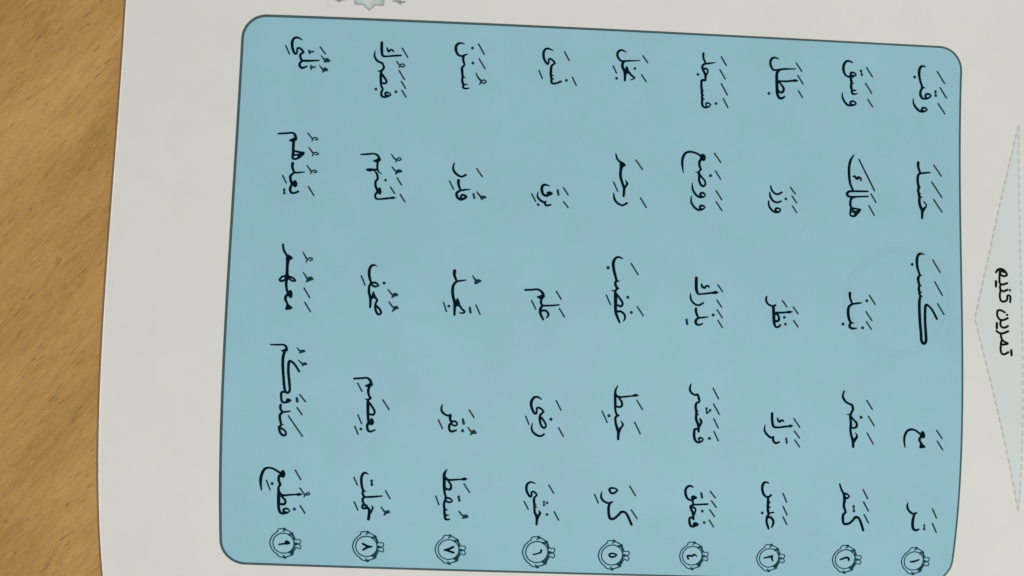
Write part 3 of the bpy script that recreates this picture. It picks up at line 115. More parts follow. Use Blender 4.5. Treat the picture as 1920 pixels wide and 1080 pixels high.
BADGE_ORNAMENT = ['s|-0.709,1.065,0.105 -0.949,0.844,0.116 -1.166,0.495,0.116 -1.288,0.043,0.116 -1.196,-0.414,0.116 -0.985,-0.772,0.116 -0.702,-1.032,0.105 -0.561,-1.162,0.126', 's|-0.564,-1.144,0.126 -0.542,-1.320,0.105 -0.400,-1.425,0.105 -0.113,-1.435,0.105 0.126,-1.468,0.137 0.151,-1.393,0.147 -0.037,-1.186,0.126', 's|0.127,-1.394,0.126 0.368,-1.301,0.105 0.658,-1.135,0.116 0.828,-0.989,0.158 0.975,-0.742,0.105 1.172,-0.394,0.105 1.340,-0.400,0.084 1.388,-0.427,0.095 1.557,-0.382,0.105 1.621,-0.232,0.105 1.547,-0.051,0.105 1.394,0.030,0.116 1.154,0.023,0.137 1.033,-0.034,0.126 0.982,-0.287,0.105 0.810,-0.585,0.105 0.566,-0.855,0.126', 's|0.827,-0.989,0.126 0.565,-0.904,0.147', 's|0.756,-0.910,0.084 0.903,-0.688,0.084 1.052,-0.339,0.084', 's|1.150,0.023,0.116 1.438,0.054,0.105 1.607,0.201,0.105 1.610,0.404,0.105 1.491,0.510,0.105 1.250,0.390,0.095 1.155,0.470,0.095 0.967,0.782,0.105 0.826,1.094,0.158 0.491,1.285,0.116 0.155,1.399,0.137 0.108,1.504,0.147', 's|1.030,0.067,0.126 0.987,0.424,0.105 0.822,0.736,0.105 0.584,0.897,0.137 0.705,1.047,0.105', 's|1.152,0.266,0.074 0.964,0.578,0.074 0.776,0.942,0.095', 's|0.103,-1.443,0.221 0.176,-1.370,0.221', 's|0.794,-1.013,0.242 0.862,-0.939,0.242', 's|1.064,0.026,0.284 1.222,0.020,0.284', 's|0.765,1.042,0.221 0.852,1.090,0.221', 's|0.059,1.412,0.242 0.146,1.461,0.242', 's|0.527,-0.888,0.210 0.624,-0.810,0.210', 's|0.525,0.887,0.210 0.640,0.944,0.210', 's|0.107,1.446,0.147 -0.228,1.406,0.105 -0.468,1.312,0.105 -0.588,1.163,0.126 -0.708,1.064,0.105', 's|0.107,1.395,0.116 -0.062,1.222,0.116']
HEADING = [['s|153.68,-17.77,0.681 154.37,-18.62,0.757 155.56,-18.77,0.757 156.56,-18.05,0.757 157.04,-17.08,0.681 156.02,-16.71,0.681 155.08,-17.17,0.681 155.21,-18.16,0.530 156.04,-17.86,0.605', 's|154.87,-18.15,0.605 154.72,-16.17,0.680 154.78,-14.53,0.680 155.78,-14.18,0.680 157.04,-14.62,0.680', 's|155.01,-14.15,0.680 154.84,-12.90,0.680 155.73,-12.11,0.680 157.09,-12.65,0.680', 's|154.89,-12.24,0.680 154.68,-10.60,0.679 154.99,-9.31,0.679 155.82,-9.01,0.679 156.85,-9.54,0.679 157.04,-10.69,0.680 157.39,-10.96,0.680 157.95,-10.56,0.680 157.84,-8.92,0.604', 's|153.61,-15.08,0.756 153.58,-13.50,0.755', 'd|157.86,-12.52,0.38'],
 ['s|156.15,-5.76,0.603 154.92,-6.37,0.679 153.91,-6.17,0.678 153.78,-4.86,0.678 154.36,-3.75,0.678 155.53,-3.46,0.678 156.99,-4.10,0.678', 's|154.86,-3.44,0.678 154.66,-2.13,0.678 155.15,-1.34,0.678 155.98,-1.21,0.678 157.00,-1.73,0.678', 's|153.60,-2.49,0.753 153.57,-0.96,0.753', 's|153.45,-0.14,0.677 154.45,0.47,0.677 155.62,0.43,0.677 157.04,-0.20,0.678', 's|154.78,0.52,0.677 154.86,1.75,0.677 155.57,2.86,0.677 156.90,3.46,0.602 155.56,3.83,0.677 154.73,3.54,0.677 154.91,2.72,0.602', 's|154.83,3.37,0.677 154.60,5.32,0.677 155.02,6.60,0.676 156.02,6.63,0.676 156.93,6.05,0.677', 's|157.87,5.47,0.752 157.95,6.89,0.752', 'd|156.81,-5.07,0.38']]
BANNER = [(161.52, -63.34), (146.91, -3.51), (161.31, 53.59)]
PLAQUE = [(-41.51, -93.64), (-41.38, -90.98), (-41.28, -90.45), (-40.98, -90.24), (-38.87, -90.28), (-37.02, -88.62), (-35.25, -90.29), (-33.07, -90.21), (-32.75, -90.52), (-32.84, -93.97)]
PLAQUE_LINES = ['s|-40.92,-93.66,0.347 -40.79,-90.47,0.347', 's|-33.74,-93.93,0.693 -33.61,-90.48,0.520', 's|-33.41,-93.95,0.346 -33.27,-90.43,0.347']
FLOURISH = ['f|-47.63,-91.55 -47.28,-91.23 -46.62,-91.05 -46.27,-90.60 -45.75,-90.88 -44.84,-91.25 -44.06,-91.35 -43.81,-91.82 -45.93,-92.14', 'f|-30.21,-91.28 -29.84,-91.96 -29.30,-91.72 -29.05,-92.13 -28.38,-91.82 -27.73,-92.05 -27.45,-91.66 -26.41,-91.83 -26.52,-91.30 -27.43,-91.13 -27.81,-90.65 -28.35,-90.96 -29.02,-91.33 -29.56,-91.44']
GHOST_RING = [(139.77, -8.36), (139.65, -6.72), (139.37, -5.09), (138.91, -3.5), (138.29, -1.96), (137.51, -0.48), (136.58, 0.92), (135.52, 2.22), (134.33, 3.41), (133.02, 4.47), (131.62, 5.4), (130.13, 6.19), (128.58, 6.82), (126.97, 7.29), (125.33, 7.6), (123.67, 7.74), (122.01, 7.71), (120.37, 7.51), (118.77, 7.15), (117.22, 6.62), (115.74, 5.93), (114.35, 5.1), (113.06, 4.13), (111.88, 3.03), (110.84, 1.8), (109.93, 0.48), (109.18, -0.94), (108.58, -2.43), (108.15, -3.98), (107.89, -5.58), (107.81, -7.2), (107.9, -8.82), (108.16, -10.44), (108.6, -12.03), (109.2, -13.58), (109.96, -15.07), (110.87, -16.48), (111.93, -17.79), (113.12, -19.0), (114.43, -20.08), (115.84, -21.03), (117.34, -21.84), (118.91, -22.49), (120.54, -22.99), (122.2, -23.31), (123.88, -23.46), (125.57, -23.44), (127.23, -23.25), (128.85, -22.89), (130.42, -22.36), (131.92, -21.67), (133.32, -20.82), (134.62, -19.84), (135.8, -18.72), (136.84, -17.47), (137.74, -16.13), (138.48, -14.69), (139.06, -13.18), (139.47, -11.6), (139.71, -9.99), (139.77, -8.36)]
TABLE_Z = -14.5                    # tabletop under the page datum, mm

cam = bpy.data.objects.new('camera', bpy.data.cameras.new('camera'))
scene.collection.objects.link(cam)
cam.data.sensor_width = 36.0
cam.data.lens = 36.0 * FOCAL_PX / 1920.0
cam.data.clip_start, cam.data.clip_end = 0.01, 20.0
cam.matrix_world = Matrix.Translation((0, 0, CAM_H * MM)) @ \
    (Matrix.Rotation(CAM_TILT[0], 4, 'X') @ Matrix.Rotation(CAM_TILT[1], 4, 'Y'))
scene.camera = cam

world = bpy.data.worlds.new('World')
scene.world = world
world.use_nodes = True
bg = world.node_tree.nodes['Background']
bg.inputs[0].default_value = (0.97, 1.0, 0.985, 1)
bg.inputs[1].default_value = 0.36

def area_lamp(name, loc, aim, size, watts, colour):
    l = bpy.data.lights.new(name, 'AREA')
    l.shape = 'DISK'; l.size = size; l.energy = watts; l.color = colour
    o = bpy.data.objects.new(name, l)
    scene.collection.objects.link(o)
    o.location = loc
    o.rotation_euler = (Vector(aim) - Vector(loc)).to_track_quat('-Z', 'Y').to_euler()
    return o
area_lamp('room_light', (0.30, -0.42, 1.65), (0, 0, 0), 0.6, 16.0, (1.0, 0.975, 0.93))

scene.view_settings.view_transform = 'Standard'
scene.view_settings.look = 'None'
scene.view_settings.exposure = 0.06
scene.view_settings.gamma = 1.0
scene.view_settings.use_curve_mapping = False
scene.render.engine = 'CYCLES'
scene.render.resolution_x, scene.render.resolution_y = 1024, 576

# ------------------------------------------------------------------ materials
def srgb(r, g, b):
    f = lambda c: c / 12.92 if c <= 0.04045 else ((c + 0.055) / 1.055) ** 2.4
    return tuple(f(x / 255.0) for x in (r, g, b)) + (1,)

def new_mat(name, rough=0.6, spec=0.3):
    m = bpy.data.materials.new(name); m.use_nodes = True
    nt = m.node_tree
    b = nt.nodes['Principled BSDF']
    b.inputs['Roughness'].default_value = rough
    b.inputs['Specular IOR Level'].default_value = spec
    return m, nt, b

def node(nt, kind, **kw):
    n = nt.nodes.new(kind)
    for k, v in kw.items(): setattr(n, k, v)
    return n

def paper_mat(name, col, vary=0.035, rough=0.62, spec=0.25, bump=0.06, tint=None):
    """Printed or bare paper: a faint mottle and fibre grain."""
    m, nt, b = new_mat(name, rough, spec)
    tc = node(nt, 'ShaderNodeTexCoord')
    big = node(nt, 'ShaderNodeTexNoise'); big.inputs['Scale'].default_value = 45; big.inputs['Detail'].default_value = 3
    fine = node(nt, 'ShaderNodeTexNoise'); fine.inputs['Scale'].default_value = 2600; fine.inputs['Detail'].default_value = 3
    nt.links.new(tc.outputs['Object'], big.inputs['Vector']); nt.links.new(tc.outputs['Object'], fine.inputs['Vector'])
    add = node(nt, 'ShaderNodeMath', operation='ADD'); nt.links.new(big.outputs[0], add.inputs[0]); nt.links.new(fine.outputs[0], add.inputs[1])
    mr = node(nt, 'ShaderNodeMapRange')
    mr.inputs[1].default_value = 0.6; mr.inputs[2].default_value = 1.4
    mr.inputs[3].default_value = 1 - vary; mr.inputs[4].default_value = 1 + vary
    nt.links.new(add.outputs[0], mr.inputs[0])
    mul = node(nt, 'ShaderNodeVectorMath', operation='SCALE'); mul.inputs[0].default_value = col[:3]
    if tint:                                    # uneven ink: the hue drifts a little from place to place
        hue = node(nt, 'ShaderNodeTexNoise'); hue.inputs['Scale'].default_value = 130; hue.inputs['Detail'].default_value = 4
        nt.links.new(tc.outputs['Object'], hue.inputs['Vector'])
        hr = node(nt, 'ShaderNodeMapRange'); hr.inputs[1].default_value = 0.4; hr.inputs[2].default_value = 0.62
        nt.links.new(hue.outputs[0], hr.inputs[0])
        hm = node(nt, 'ShaderNodeMix', data_type='RGBA')
        hm.inputs[6].default_value = tuple(col[:3]) + (1,); hm.inputs[7].default_value = tuple(c * k for c, k in zip(col, tint)) + (1,)
        nt.links.new(hr.outputs[0], hm.inputs[0]); nt.links.new(hm.outputs[2], mul.inputs[0])
    nt.links.new(mr.outputs[0], mul.inputs['Scale']); nt.links.new(mul.outputs[0], b.inputs['Base Color'])
    bp = node(nt, 'ShaderNodeBump'); bp.inputs['Strength'].default_value = bump; bp.inputs['Distance'].default_value = 0.00005
    nt.links.new(fine.outputs[0], bp.inputs['Height']); nt.links.new(bp.outputs[0], b.inputs['Normal'])
    return m

def wood_mat():
    m, nt, b = new_mat('beech_wood', 0.5, 0.3)
    tc = node(nt, 'ShaderNodeTexCoord')
    rot = node(nt, 'ShaderNodeMapping'); rot.inputs['Rotation'].default_value = (0, 0, math.radians(-47))
    nt.links.new(tc.outputs['Object'], rot.inputs['Vector'])
    def noise(sx, sy, detail, rough=0.55, dist=0.0, seed=(0, 0, 0)):
        mp = node(nt, 'ShaderNodeMapping'); mp.inputs['Scale'].default_value = (sx, sy, 60); mp.inputs['Location'].default_value = seed
        nt.links.new(rot.outputs[0], mp.inputs['Vector'])
        n = node(nt, 'ShaderNodeTexNoise'); n.inputs['Scale'].default_value = 1
        n.inputs['Detail'].default_value = detail; n.inputs['Roughness'].default_value = rough; n.inputs['Distortion'].default_value = dist
        nt.links.new(mp.outputs[0], n.inputs['Vector']); return n.outputs[0]
    def ramp(src, *stops):
        r = node(nt, 'ShaderNodeValToRGB')
        while len(r.color_ramp.elements) < len(stops): r.color_ramp.elements.new(0.5)
        for e, (pos, c) in zip(r.color_ramp.elements, stops): e.position = pos; e.color = c
        nt.links.new(src, r.inputs[0]); return r.outputs[0]
    def mix(blend, fac, a, c):
        x = node(nt, 'ShaderNodeMix', data_type='RGBA', blend_type=blend)
        for s, v in ((0, fac), (6, a), (7, c)):
            if hasattr(v, 'is_linked'): nt.links.new(v, x.inputs[s])
            else: x.inputs[s].default_value = v
        return x.outputs[2]
    g = lambda v: (v, v, v, 1)
    base = ramp(noise(15, 62, 6, 0.6, 0.5, (SEED, 2.0, 0)), (0.3, WOOD_D), (0.52, WOOD_M), (0.72, WOOD_L))
    fibre = ramp(noise(150, 800, 5, 0.62, 0.4, (3, 1, 0)), (0.3, g(0.80)), (0.5, g(1.0)), (0.72, g(1.12)))
    c = mix('MULTIPLY', 0.75, base, fibre)
    grain = ramp(noise(1100, 1700, 4, 0.65, 0, (9, 4, 0)), (0.3, g(0.9)), (0.7, g(1.09)))
    c = mix('MULTIPLY', 0.8, c, grain)
    flk = ramp(noise(240, 1250, 2, 0.5, 0.2, (1, 7, 0)), (0.635, g(0)), (0.73, g(1)))
    c = mix('MIX', mix('MULTIPLY', 1.0, flk, g(0.52)), c, WOOD_F)
    pale = ramp(noise(300, 800, 2, 0.5, 0, (5, 2, 0)), (0.64, g(0)), (0.76, g(0.4)))
    c = mix('MIX', pale, c, WOOD_P)
    nt.links.new(c, b.inputs['Base Color'])
    bp = node(nt, 'ShaderNodeBump'); bp.inputs['Strength'].default_value = 0.12; bp.inputs['Distance'].default_value = 0.0002
    nt.links.new(noise(260, 1500, 4, 0.6, 0, (3, 1, 0)), bp.inputs['Height']); nt.links.new(bp.outputs[0], b.inputs['Normal'])
    return m

def block_mat():
    """Edges of the stacked leaves: thin horizontal lines."""
    m, nt, b = new_mat('leaf_edges', 0.7, 0.2)
    tc = node(nt, 'ShaderNodeTexCoord')
    mp = node(nt, 'ShaderNodeMapping'); mp.inputs['Scale'].default_value = (8, 8, 9000)
    n = node(nt, 'ShaderNodeTexNoise'); n.inputs['Scale'].default_value = 1; n.inputs['Detail'].default_value = 2
    r = node(nt, 'ShaderNodeValToRGB')
    r.color_ramp.elements[0].position = 0.32; r.color_ramp.elements[0].color = (0.84, 0.75, 0.65, 1)
    r.color_ramp.elements[1].position = 0.55; r.color_ramp.elements[1].color = EDGE_COL
    nt.links.new(tc.outputs['Object'], mp.inputs[0]); nt.links.new(mp.outputs[0], n.inputs[0])
    nt.links.new(n.outputs[0], r.inputs[0]); nt.links.new(r.outputs[0], b.inputs['Base Color'])
    return m

SEED = 5.0
WOOD_D, WOOD_M, WOOD_L = (0.400, 0.214, 0.060, 1), (0.480, 0.268, 0.080, 1), (0.56, 0.330, 0.112, 1)
WOOD_F, WOOD_P = (0.17, 0.075, 0.022, 1), (0.60, 0.39, 0.17, 1)
EDGE_COL = (0.95, 0.85, 0.74, 1)
M_WOOD = wood_mat()
M_EDGE = block_mat()
M_PAPER = paper_mat('coated_paper', (0.722, 0.71, 0.69), 0.025, rough=0.6, spec=0.28, tint=(0.985, 1.005, 0.975))
M_EDGE_SHADE = paper_mat('grey_brown_edge_shade', (0.20, 0.145, 0.095), 0.1)
M_PANEL = paper_mat('pale_blue_print', (0.292, 0.518, 0.630), 0.045, rough=0.58, spec=0.32, tint=(0.95, 1.012, 0.975))
M_BORDER = paper_mat('slate_border_ink', (0.055, 0.10, 0.11), 0.1)
M_INK = paper_mat('black_ink', (0.0005, 0.0095, 0.0165), 0.1, 0.6, 0.012)
M_MARK = paper_mat('vowel_ink', (0.010, 0.040, 0.053), 0.1, 0.6, 0.02)
M_RING = paper_mat('ring_ink', (0.009, 0.048, 0.068), 0.1, 0.6, 0.02)
M_DISC = paper_mat('badge_tint', (0.318, 0.543, 0.637), 0.03)
M_HEAD = paper_mat('heading_ink', (0.004, 0.008, 0.008), 0.1, 0.6, 0.02)
M_BAND = paper_mat('grey_blue_tint', (0.645, 0.70, 0.69), 0.02)
M_DASH = paper_mat('grey_dash_ink', (0.535, 0.57, 0.565), 0.05)
M_GREY = paper_mat('grey_line_ink', (0.27, 0.29, 0.275), 0.05)
M_PLQ = paper_mat('grey_green_tint', (0.52, 0.59, 0.58), 0.06)
M_PLQC = paper_mat('pale_plaque_tint', (0.59, 0.64, 0.625), 0.05)
M_GHOST = paper_mat('show_through', (0.285, 0.508, 0.617), 0.03)
M_PLQL = paper_mat('grey_green_line', (0.40, 0.48, 0.46), 0.06)

# ------------------------------------------------------------------ the bent page
CT, ST = math.cos(PAGE_TURN), math.sin(PAGE_TURN)
def height(u, v):
    u = min(max(u, -112.0), 170.0); v = min(max(v, -106.0), 85.0)
    U, V = u / 100.0, v / 80.0
    return sum(c * U ** i * V ** j for i, j, c in PAGE_SHAPE)
def on_page(u, v, lift=0.0):
    """page millimetres (u along the page, v across it) -> a point on the bent paper"""
    return Vector(((CT * u - ST * v) * MM, (-ST * u - CT * v) * MM, (height(u, v) + lift) * MM))

def link(name, verts, faces, mat, parent=None, smooth=False):
    base = parent
    pl = Vector((0, 0, 0))
    while base is not None: pl += base.location; base = base.parent
    c = Vector((0, 0, 0))
    for v in verts: c += v
    c /= len(verts)
    me = bpy.data.meshes.new(name)
    me.from_pydata([tuple(v - c) for v in verts], [], faces)
    me.materials.append(mat)
    if smooth:
        for pgn in me.polygons: pgn.use_smooth = True
    me.update()
    o = bpy.data.objects.new(name, me)
    scene.collection.objects.link(o)
    o.parent = parent
    o.location = c - pl
    return o

# ------------------------------------------------------------------ ink: pen strokes lying on the page
def spline(pts, step):
    """Catmull-Rom through (u, v, width)"""
    if len(pts) < 3: return list(pts)
    out = []
    P = [pts[0]] + list(pts) + [pts[-1]]
    for i in range(1, len(P) - 2):
        p0, p1, p2, p3 = P[i - 1:i + 3]
        n = max(2, min(14, int(math.dist(p1[:2], p2[:2]) / step) + 1))
        for k in range(n):
            t = k / n
            out.append(tuple(0.5 * (2 * b + (c - a) * t + (2 * a - 5 * b + 4 * c - d) * t * t + (3 * b - a - 3 * c + d) * t ** 3)
                             for a, b, c, d in zip(p0, p1, p2, p3)))
    out.append(tuple(pts[-1]))
    return out

class Ink:
    def __init__(self, lift): self.v, self.f, self.lift, self.n = [], [], lift, 0
    def pt(self, u, v):
        self.v.append(on_page(u, v, self.lift + 0.0015 * (self.n % 12))); return len(self.v) - 1
    def ribbon(self, pts):
        pts = [p for i, p in enumerate(pts) if i == 0 or math.dist(p[:2], pts[i - 1][:2]) > 1e-4]
        if len(pts) < 2: return
        L, R, dirs = [], [], []
        for i, (u, v, w) in enumerate(pts):
            a, b = pts[max(i - 1, 0)], pts[min(i + 1, len(pts) - 1)]
            du, dv = b[0] - a[0], b[1] - a[1]; d = math.hypot(du, dv) or 1.0
            du, dv = du / d, dv / d; h = max(w, 0.03) / 2
            dirs.append((du, dv, h))
            L.append(self.pt(u - dv * h, v + du * h)); R.append(self.pt(u + dv * h, v - du * h))
        for i in range(len(pts) - 1): self.f.append((L[i], R[i], R[i + 1], L[i + 1]))
        for end, sgn in ((0, -1), (-1, 1)):
            u, v, w = pts[end]; du, dv, h = dirs[end]
            ring = []
            for k in range(1, 6):
                t = math.pi * k / 6
                cx, cy = math.cos(t) * h, math.sin(t) * h * sgn
                ring.append(self.pt(u - dv * cx + du * cy, v + du * cx + dv * cy))
            face = [L[end]] + ring + [R[end]]
            self.f.append(tuple(face if sgn < 0 else face[::-1]))
        self.n += 1
    def disc(self, u, v, r, k=14):
        self.f.append(tuple(self.pt(u + r * math.cos(2 * math.pi * i / k), v - r * math.sin(2 * math.pi * i / k)) for i in range(k))[::-1]); self.n += 1
    def blob(self, pts, smooth=True):
        if smooth:
            m = len(pts); c = [p + (0,) for p in pts]
            big = spline(c[-2:] + c + c[:2], 0.25)
            # keep one full turn of the closed curve
            i0 = min(range(len(big)), key=lambda i: math.dist(big[i][:2], c[0][:2]))
            i1 = max(range(len(big)), key=lambda i: -math.dist(big[i][:2], c[0][:2]) + (i > i0 + 3) * 1e-6)
            last = [i for i in range(len(big)) if math.dist(big[i][:2], c[0][:2]) < 1e-6]
            big = big[last[0]:last[-1]]
            pts = [b[:2] for b in big]
        idx = [self.pt(u, v) for u, v in pts]
        tris = geometry.tessellate_polygon([[Vector((u, v, 0)) for u, v in pts]])
        for a, b, c in tris:
            A, B, C = pts[a], pts[b], pts[c]
            ccw = (B[0] - A[0]) * (C[1] - A[1]) - (B[1] - A[1]) * (C[0] - A[0])
            self.f.append((idx[a], idx[c], idx[b]) if ccw > 0 else (idx[a], idx[b], idx[c]))
        self.n += 1
    def draw(self, strokes, o=(0, 0), s=1.0):
        for st in strokes:
            k, body = st.split('|')
            pts = [tuple(float(x) for x in w.split(',')) for w in body.split()]
            pts = [(o[0] + p[0] * s, o[1] + p[1] * s) + tuple(x * s for x in p[2:]) for p in pts]
            if k == 's': self.ribbon(spline(pts, 0.28))
            elif k == 'd':
                for p in pts: self.disc(*p)
            else: self.blob(pts)
        return self
    def build(self, name, mat, parent): return link(name, self.v, self.f, mat, parent)

# ------------------------------------------------------------------ wooden table
def slab(name, x0, x1, y0, y1, z0, z1, mat):
    b = 0.003
    v, f = [], []
    prof = [(0, z0), (0, z1 - b), (b * 0.3, z1 - b * 0.3), (b, z1)]
    for ins, z in prof:
        v += [Vector((x0 + ins, y0 + ins, z)), Vector((x1 - ins, y0 + ins, z)), Vector((x1 - ins, y1 - ins, z)), Vector((x0 + ins, y1 - ins, z))]
    for k in range(len(prof) - 1):
        for i in range(4):
            j = (i + 1) % 4
            f.append((k * 4 + i, k * 4 + j, k * 4 + 4 + j, k * 4 + 4 + i))
    n = (len(prof) - 1) * 4
    f += [(n, n + 1, n + 2, n + 3), (3, 2, 1, 0)]
    return link(name, v, f, mat)
table = slab('wooden_table', -0.62, 0.75, -0.42, 0.45, TABLE_Z * MM - 0.024, TABLE_Z * MM, M_WOOD)
table['label'] = 'light brown wooden tabletop with short dark flecks, under the book'
table['category'] = 'table'

# ------------------------------------------------------------------ the workbook
book = bpy.data.objects.new('open_book', None)
scene.collection.objects.link(book)
book.location = (0, 0, TABLE_Z * MM)
book['label'] = 'exercise book open at a white page with a pale blue panel of Arabic words'
book['category'] = 'book'

def sheet(name, u0, u1, v0, v1, lift, mat, parent, thick=0.1, inset=None, step=2.0):
    """a curved rectangle of paper; inset(v) trims both ends of a row for rounded corners"""
    vs = []
    n = int((v1 - v0) / step) + 1
    vs = [v0 + (v1 - v0) * k / n for k in range(n + 1)]
    if inset:
        r = inset
        vs += [v0 + r * (1 - math.cos(t * math.pi / 32)) for t in range(1, 16)] + [v1 - r * (1 - math.cos(t * math.pi / 32)) for t in range(1, 16)]
        vs = sorted(set(round(x, 5) for x in vs))
    m = int((u1 - u0) / step) + 1
    V, Fc = [], []
    for v in vs:
        i = 0.0
        if inset:
            d = min(v - v0, v1 - v)
            if d < inset: i = inset - math.sqrt(max(inset ** 2 - (inset - d) ** 2, 0))
        for k in range(m + 1):
            V.append(on_page(u0 + i + (u1 - u0 - 2 * i) * k / m, v, lift))
    w = m + 1
    for a in range(len(vs) - 1):
        for k in range(m):
            Fc.append((a * w + k, (a + 1) * w + k, (a + 1) * w + k + 1, a * w + k + 1))
    if thick:
        rim = [k for k in range(w)] + [a * w + m for a in range(1, len(vs))] + [(len(vs) - 1) * w + k for k in range(m - 1, -1, -1)] + [a * w for a in range(len(vs) - 2, 0, -1)]
        low, up = {}, {}
        for i in rim:
            up[i] = len(V); V.append(V[i].copy())
            low[i] = len(V); V.append(V[i] - Vector((0, 0, thick * MM)))
        for x, y in zip(rim, rim[1:] + rim[:1]): Fc.append((up[x], up[y], low[y], low[x]))
    return link(name, V, Fc, mat, parent, smooth=False)

PAGE = (U_EDGE + 0.45, 186.0, -117.0, 97.0)
pg = sheet('page_sheet', *PAGE, 0.0, M_PAPER, book, thick=0.12)
for pgn in pg.data.polygons[:]: pgn.use_smooth = True

# the leaves and added shade sheet under the page: outline follows the page, walls go down to the table
def leaf_block(name, u0, u1, v0, v1, top, bottom, mat):
    V, Fc, rim = [], [], []
    st = 3.0
    nu, nv = int((u1 - u0) / st), int((v1 - v0) / st)
    for a in range(nv + 1):
        for k in range(nu + 1):
            V.append(on_page(u0 + (u1 - u0) * k / nu, v0 + (v1 - v0) * a / nv, top))
    w = nu + 1
    for a in range(nv):
        for k in range(nu): Fc.append((a * w + k, (a + 1) * w + k, (a + 1) * w + k + 1, a * w + k + 1))
    rim = list(range(w)) + [a * w + nu for a in range(1, nv + 1)] + [nv * w + k for k in range(nu - 1, -1, -1)] + [a * w for a in range(nv - 1, 0, -1)]
    low = {}
    for i in rim:
        low[i] = len(V); V.append(Vector((V[i].x, V[i].y, bottom * MM)))
    for x, y in zip(rim, rim[1:] + rim[:1]): Fc.append((x, y, low[y], low[x]))
    return link(name, V, Fc, mat, book)
leaf_block('leaf_block', U_EDGE, 185.4, -116.6, 96.6, -0.16, TABLE_Z + 0.05, M_EDGE)
# added dark sheet, wider than the leaves: its rim paints the contact shadow line
sheet('edge_shade_sheet', U_EDGE - 1.05, 186.6, -117.6, 97.6, -1.1, M_EDGE_SHADE, book, thick=0.3)

# pale blue panel with its slate border
CORNER = 7.0
panel = sheet('text_panel', U_LEFT, U_RIGHT, V_TOP, V_BOTTOM, 0.05, M_PANEL, book, thick=0, inset=CORNER)
for pgn in panel.data.polygons: pgn.use_smooth = True
edge = []
for cu, cv, a0 in ((U_RIGHT - CORNER, V_TOP + CORNER, -90), (U_RIGHT - CORNER, V_BOTTOM - CORNER, 0), (U_LEFT + CORNER, V_BOTTOM - CORNER, 90), (U_LEFT + CORNER, V_TOP + CORNER, 180)):
    for k in range(13):
        t = math.radians(a0 + 90 * k / 12)
        edge.append((cu + CORNER * math.cos(t), cv + CORNER * math.sin(t)))
edge.append(edge[0])
dense = []
for a, b in zip(edge, edge[1:]):
    n = max(1, int(math.dist(a, b) / 2.0))
    dense += [(a[0] + (b[0] - a[0]) * k / n, a[1] + (b[1] - a[1]) * k / n) for k in range(n)]
dense.append(dense[0])
def border_width(u, v):
    f = (u - U_LEFT) / (U_RIGHT - U_LEFT); g = (v - V_TOP) / (V_BOTTOM - V_TOP)
    w = 0.79 - 0.20 * min(1, f * 1.15)
    if f > 0.03: w -= 0.08 * g
    return w
bd = Ink(0.09)
bd.ribbon([(u, v, border_width(u, v)) for u, v in dense])
bd.build('panel_border', M_BORDER, panel)

gr = Ink(0.075)
cu = sum(p[0] for p in GHOST_RING[:-1]) / 60; cv = sum(p[1] for p in GHOST_RING[:-1]) / 60
ends = [[gr.pt(cu + (u - cu) * k, cv + (v - cv) * k) for k in (0.92, 1.06)] for u, v in GHOST_RING[:-1]]
for a, b in zip(ends, ends[1:] + ends[:1]): gr.f.append((a[0], b[0], b[1], a[1])[::-1])
gr.build('show_through_ring', M_GHOST, panel)

# practice words, nine rows of five
for row, col, letters, marks in WORDS:
    w = Ink(0.10).draw(letters).build('printed_word', M_INK, book)
    Ink(0.10).draw(marks).build('vowel_marks', M_MARK, w)

# row numbers in ornamental rings
for row, u, v, r, numeral in BADGES:
    d = Ink(0.075); d.disc(u, v, r, 40)
    badge = d.build('number_badge', M_DISC, book)
    ring = Ink(0.10)
    ring.ribbon([(u + r * math.cos(math.radians(t)), v + r * math.sin(math.radians(t)), r * 0.112) for t in range(0, 366, 6)])
    ring.draw(BADGE_ORNAMENT, (u, v), r)
    ring.build('badge_ring', M_RING, badge)
    Ink(0.12).draw(numeral).build('numeral', M_INK, badge)

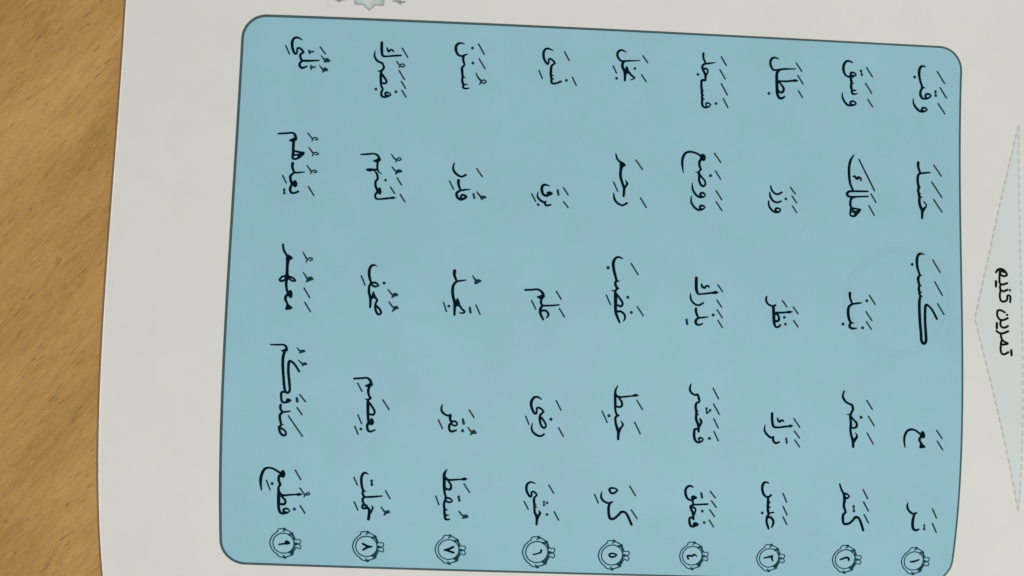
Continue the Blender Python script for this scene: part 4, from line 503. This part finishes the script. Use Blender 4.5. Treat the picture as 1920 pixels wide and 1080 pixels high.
# heading banner at the head of the page
bn = Ink(0.05)
tri = []
for a, b in zip(BANNER, BANNER[1:] + BANNER[:1]):
    tri += [(a[0] + (b[0] - a[0]) * k / 40, a[1] + (b[1] - a[1]) * k / 40) for k in range(40)]
# strips across the triangle so that it follows the paper
apex, top, bot = BANNER[1], BANNER[0], BANNER[2]
rows = []
for k in range(61):
    t = k / 60.0
    hu, hv = top[0] + (bot[0] - top[0]) * t, top[1] + (bot[1] - top[1]) * t
    s = (hv - top[1]) / (apex[1] - top[1]) if hv < apex[1] else (bot[1] - hv) / (bot[1] - apex[1])
    s = max(0.0, min(1.0, s))
    base = top if hv < apex[1] else bot
    lu = base[0] + (apex[0] - base[0]) * s
    rows.append([bn.pt(lu + (hu - lu) * j / 6, hv) for j in range(7)])
for a, b in zip(rows, rows[1:]):
    for j in range(6): bn.f.append((a[j], b[j], b[j + 1], a[j + 1]))
banner = bn.build('heading_banner', M_BAND, book)
ds = Ink(0.09)
for a, b in ((top, apex), (apex, bot), (bot, top)):
    L = math.dist(a, b); n = round(L / 2.47)
    for k in range(n):
        t0, t1 = (k + 0.24) / n, (k + 0.74) / n
        ds.ribbon([(a[0] + (b[0] - a[0]) * t, a[1] + (b[1] - a[1]) * t, 0.46) for t in (t0, t1)])
ds.build('dashed_outline', M_DASH, banner)
for strokes in HEADING:
    Ink(0.10).draw(strokes).build('heading_word', M_HEAD, banner)

# page number plaque at the outer margin
pq = Ink(0.05)
pq.blob(PLAQUE, smooth=False)
plaque = pq.build('page_plaque', M_PLQ, book)
pl = Ink(0.09)
for a, b in zip(PLAQUE, PLAQUE[1:] + PLAQUE[:1]): pl.ribbon([a + (0.27,), b + (0.27,)])
pl.build('plaque_outline', M_GREY, plaque)
mid = Ink(0.06)
mid.ribbon([((PLAQUE[4][0] + PLAQUE[6][0]) / 2 - 0.4, PLAQUE[5][1] - 2.6, 2.2), ((PLAQUE[4][0] + PLAQUE[6][0]) / 2 - 0.4, PLAQUE[0][1], 3.6)])
mid.build('plaque_centre', M_PLQC, plaque)
Ink(0.07).draw(PLAQUE_LINES).build('plaque_lines', M_PLQL, plaque)
Ink(0.07).draw(FLOURISH).build('flourish', M_GREY, plaque)
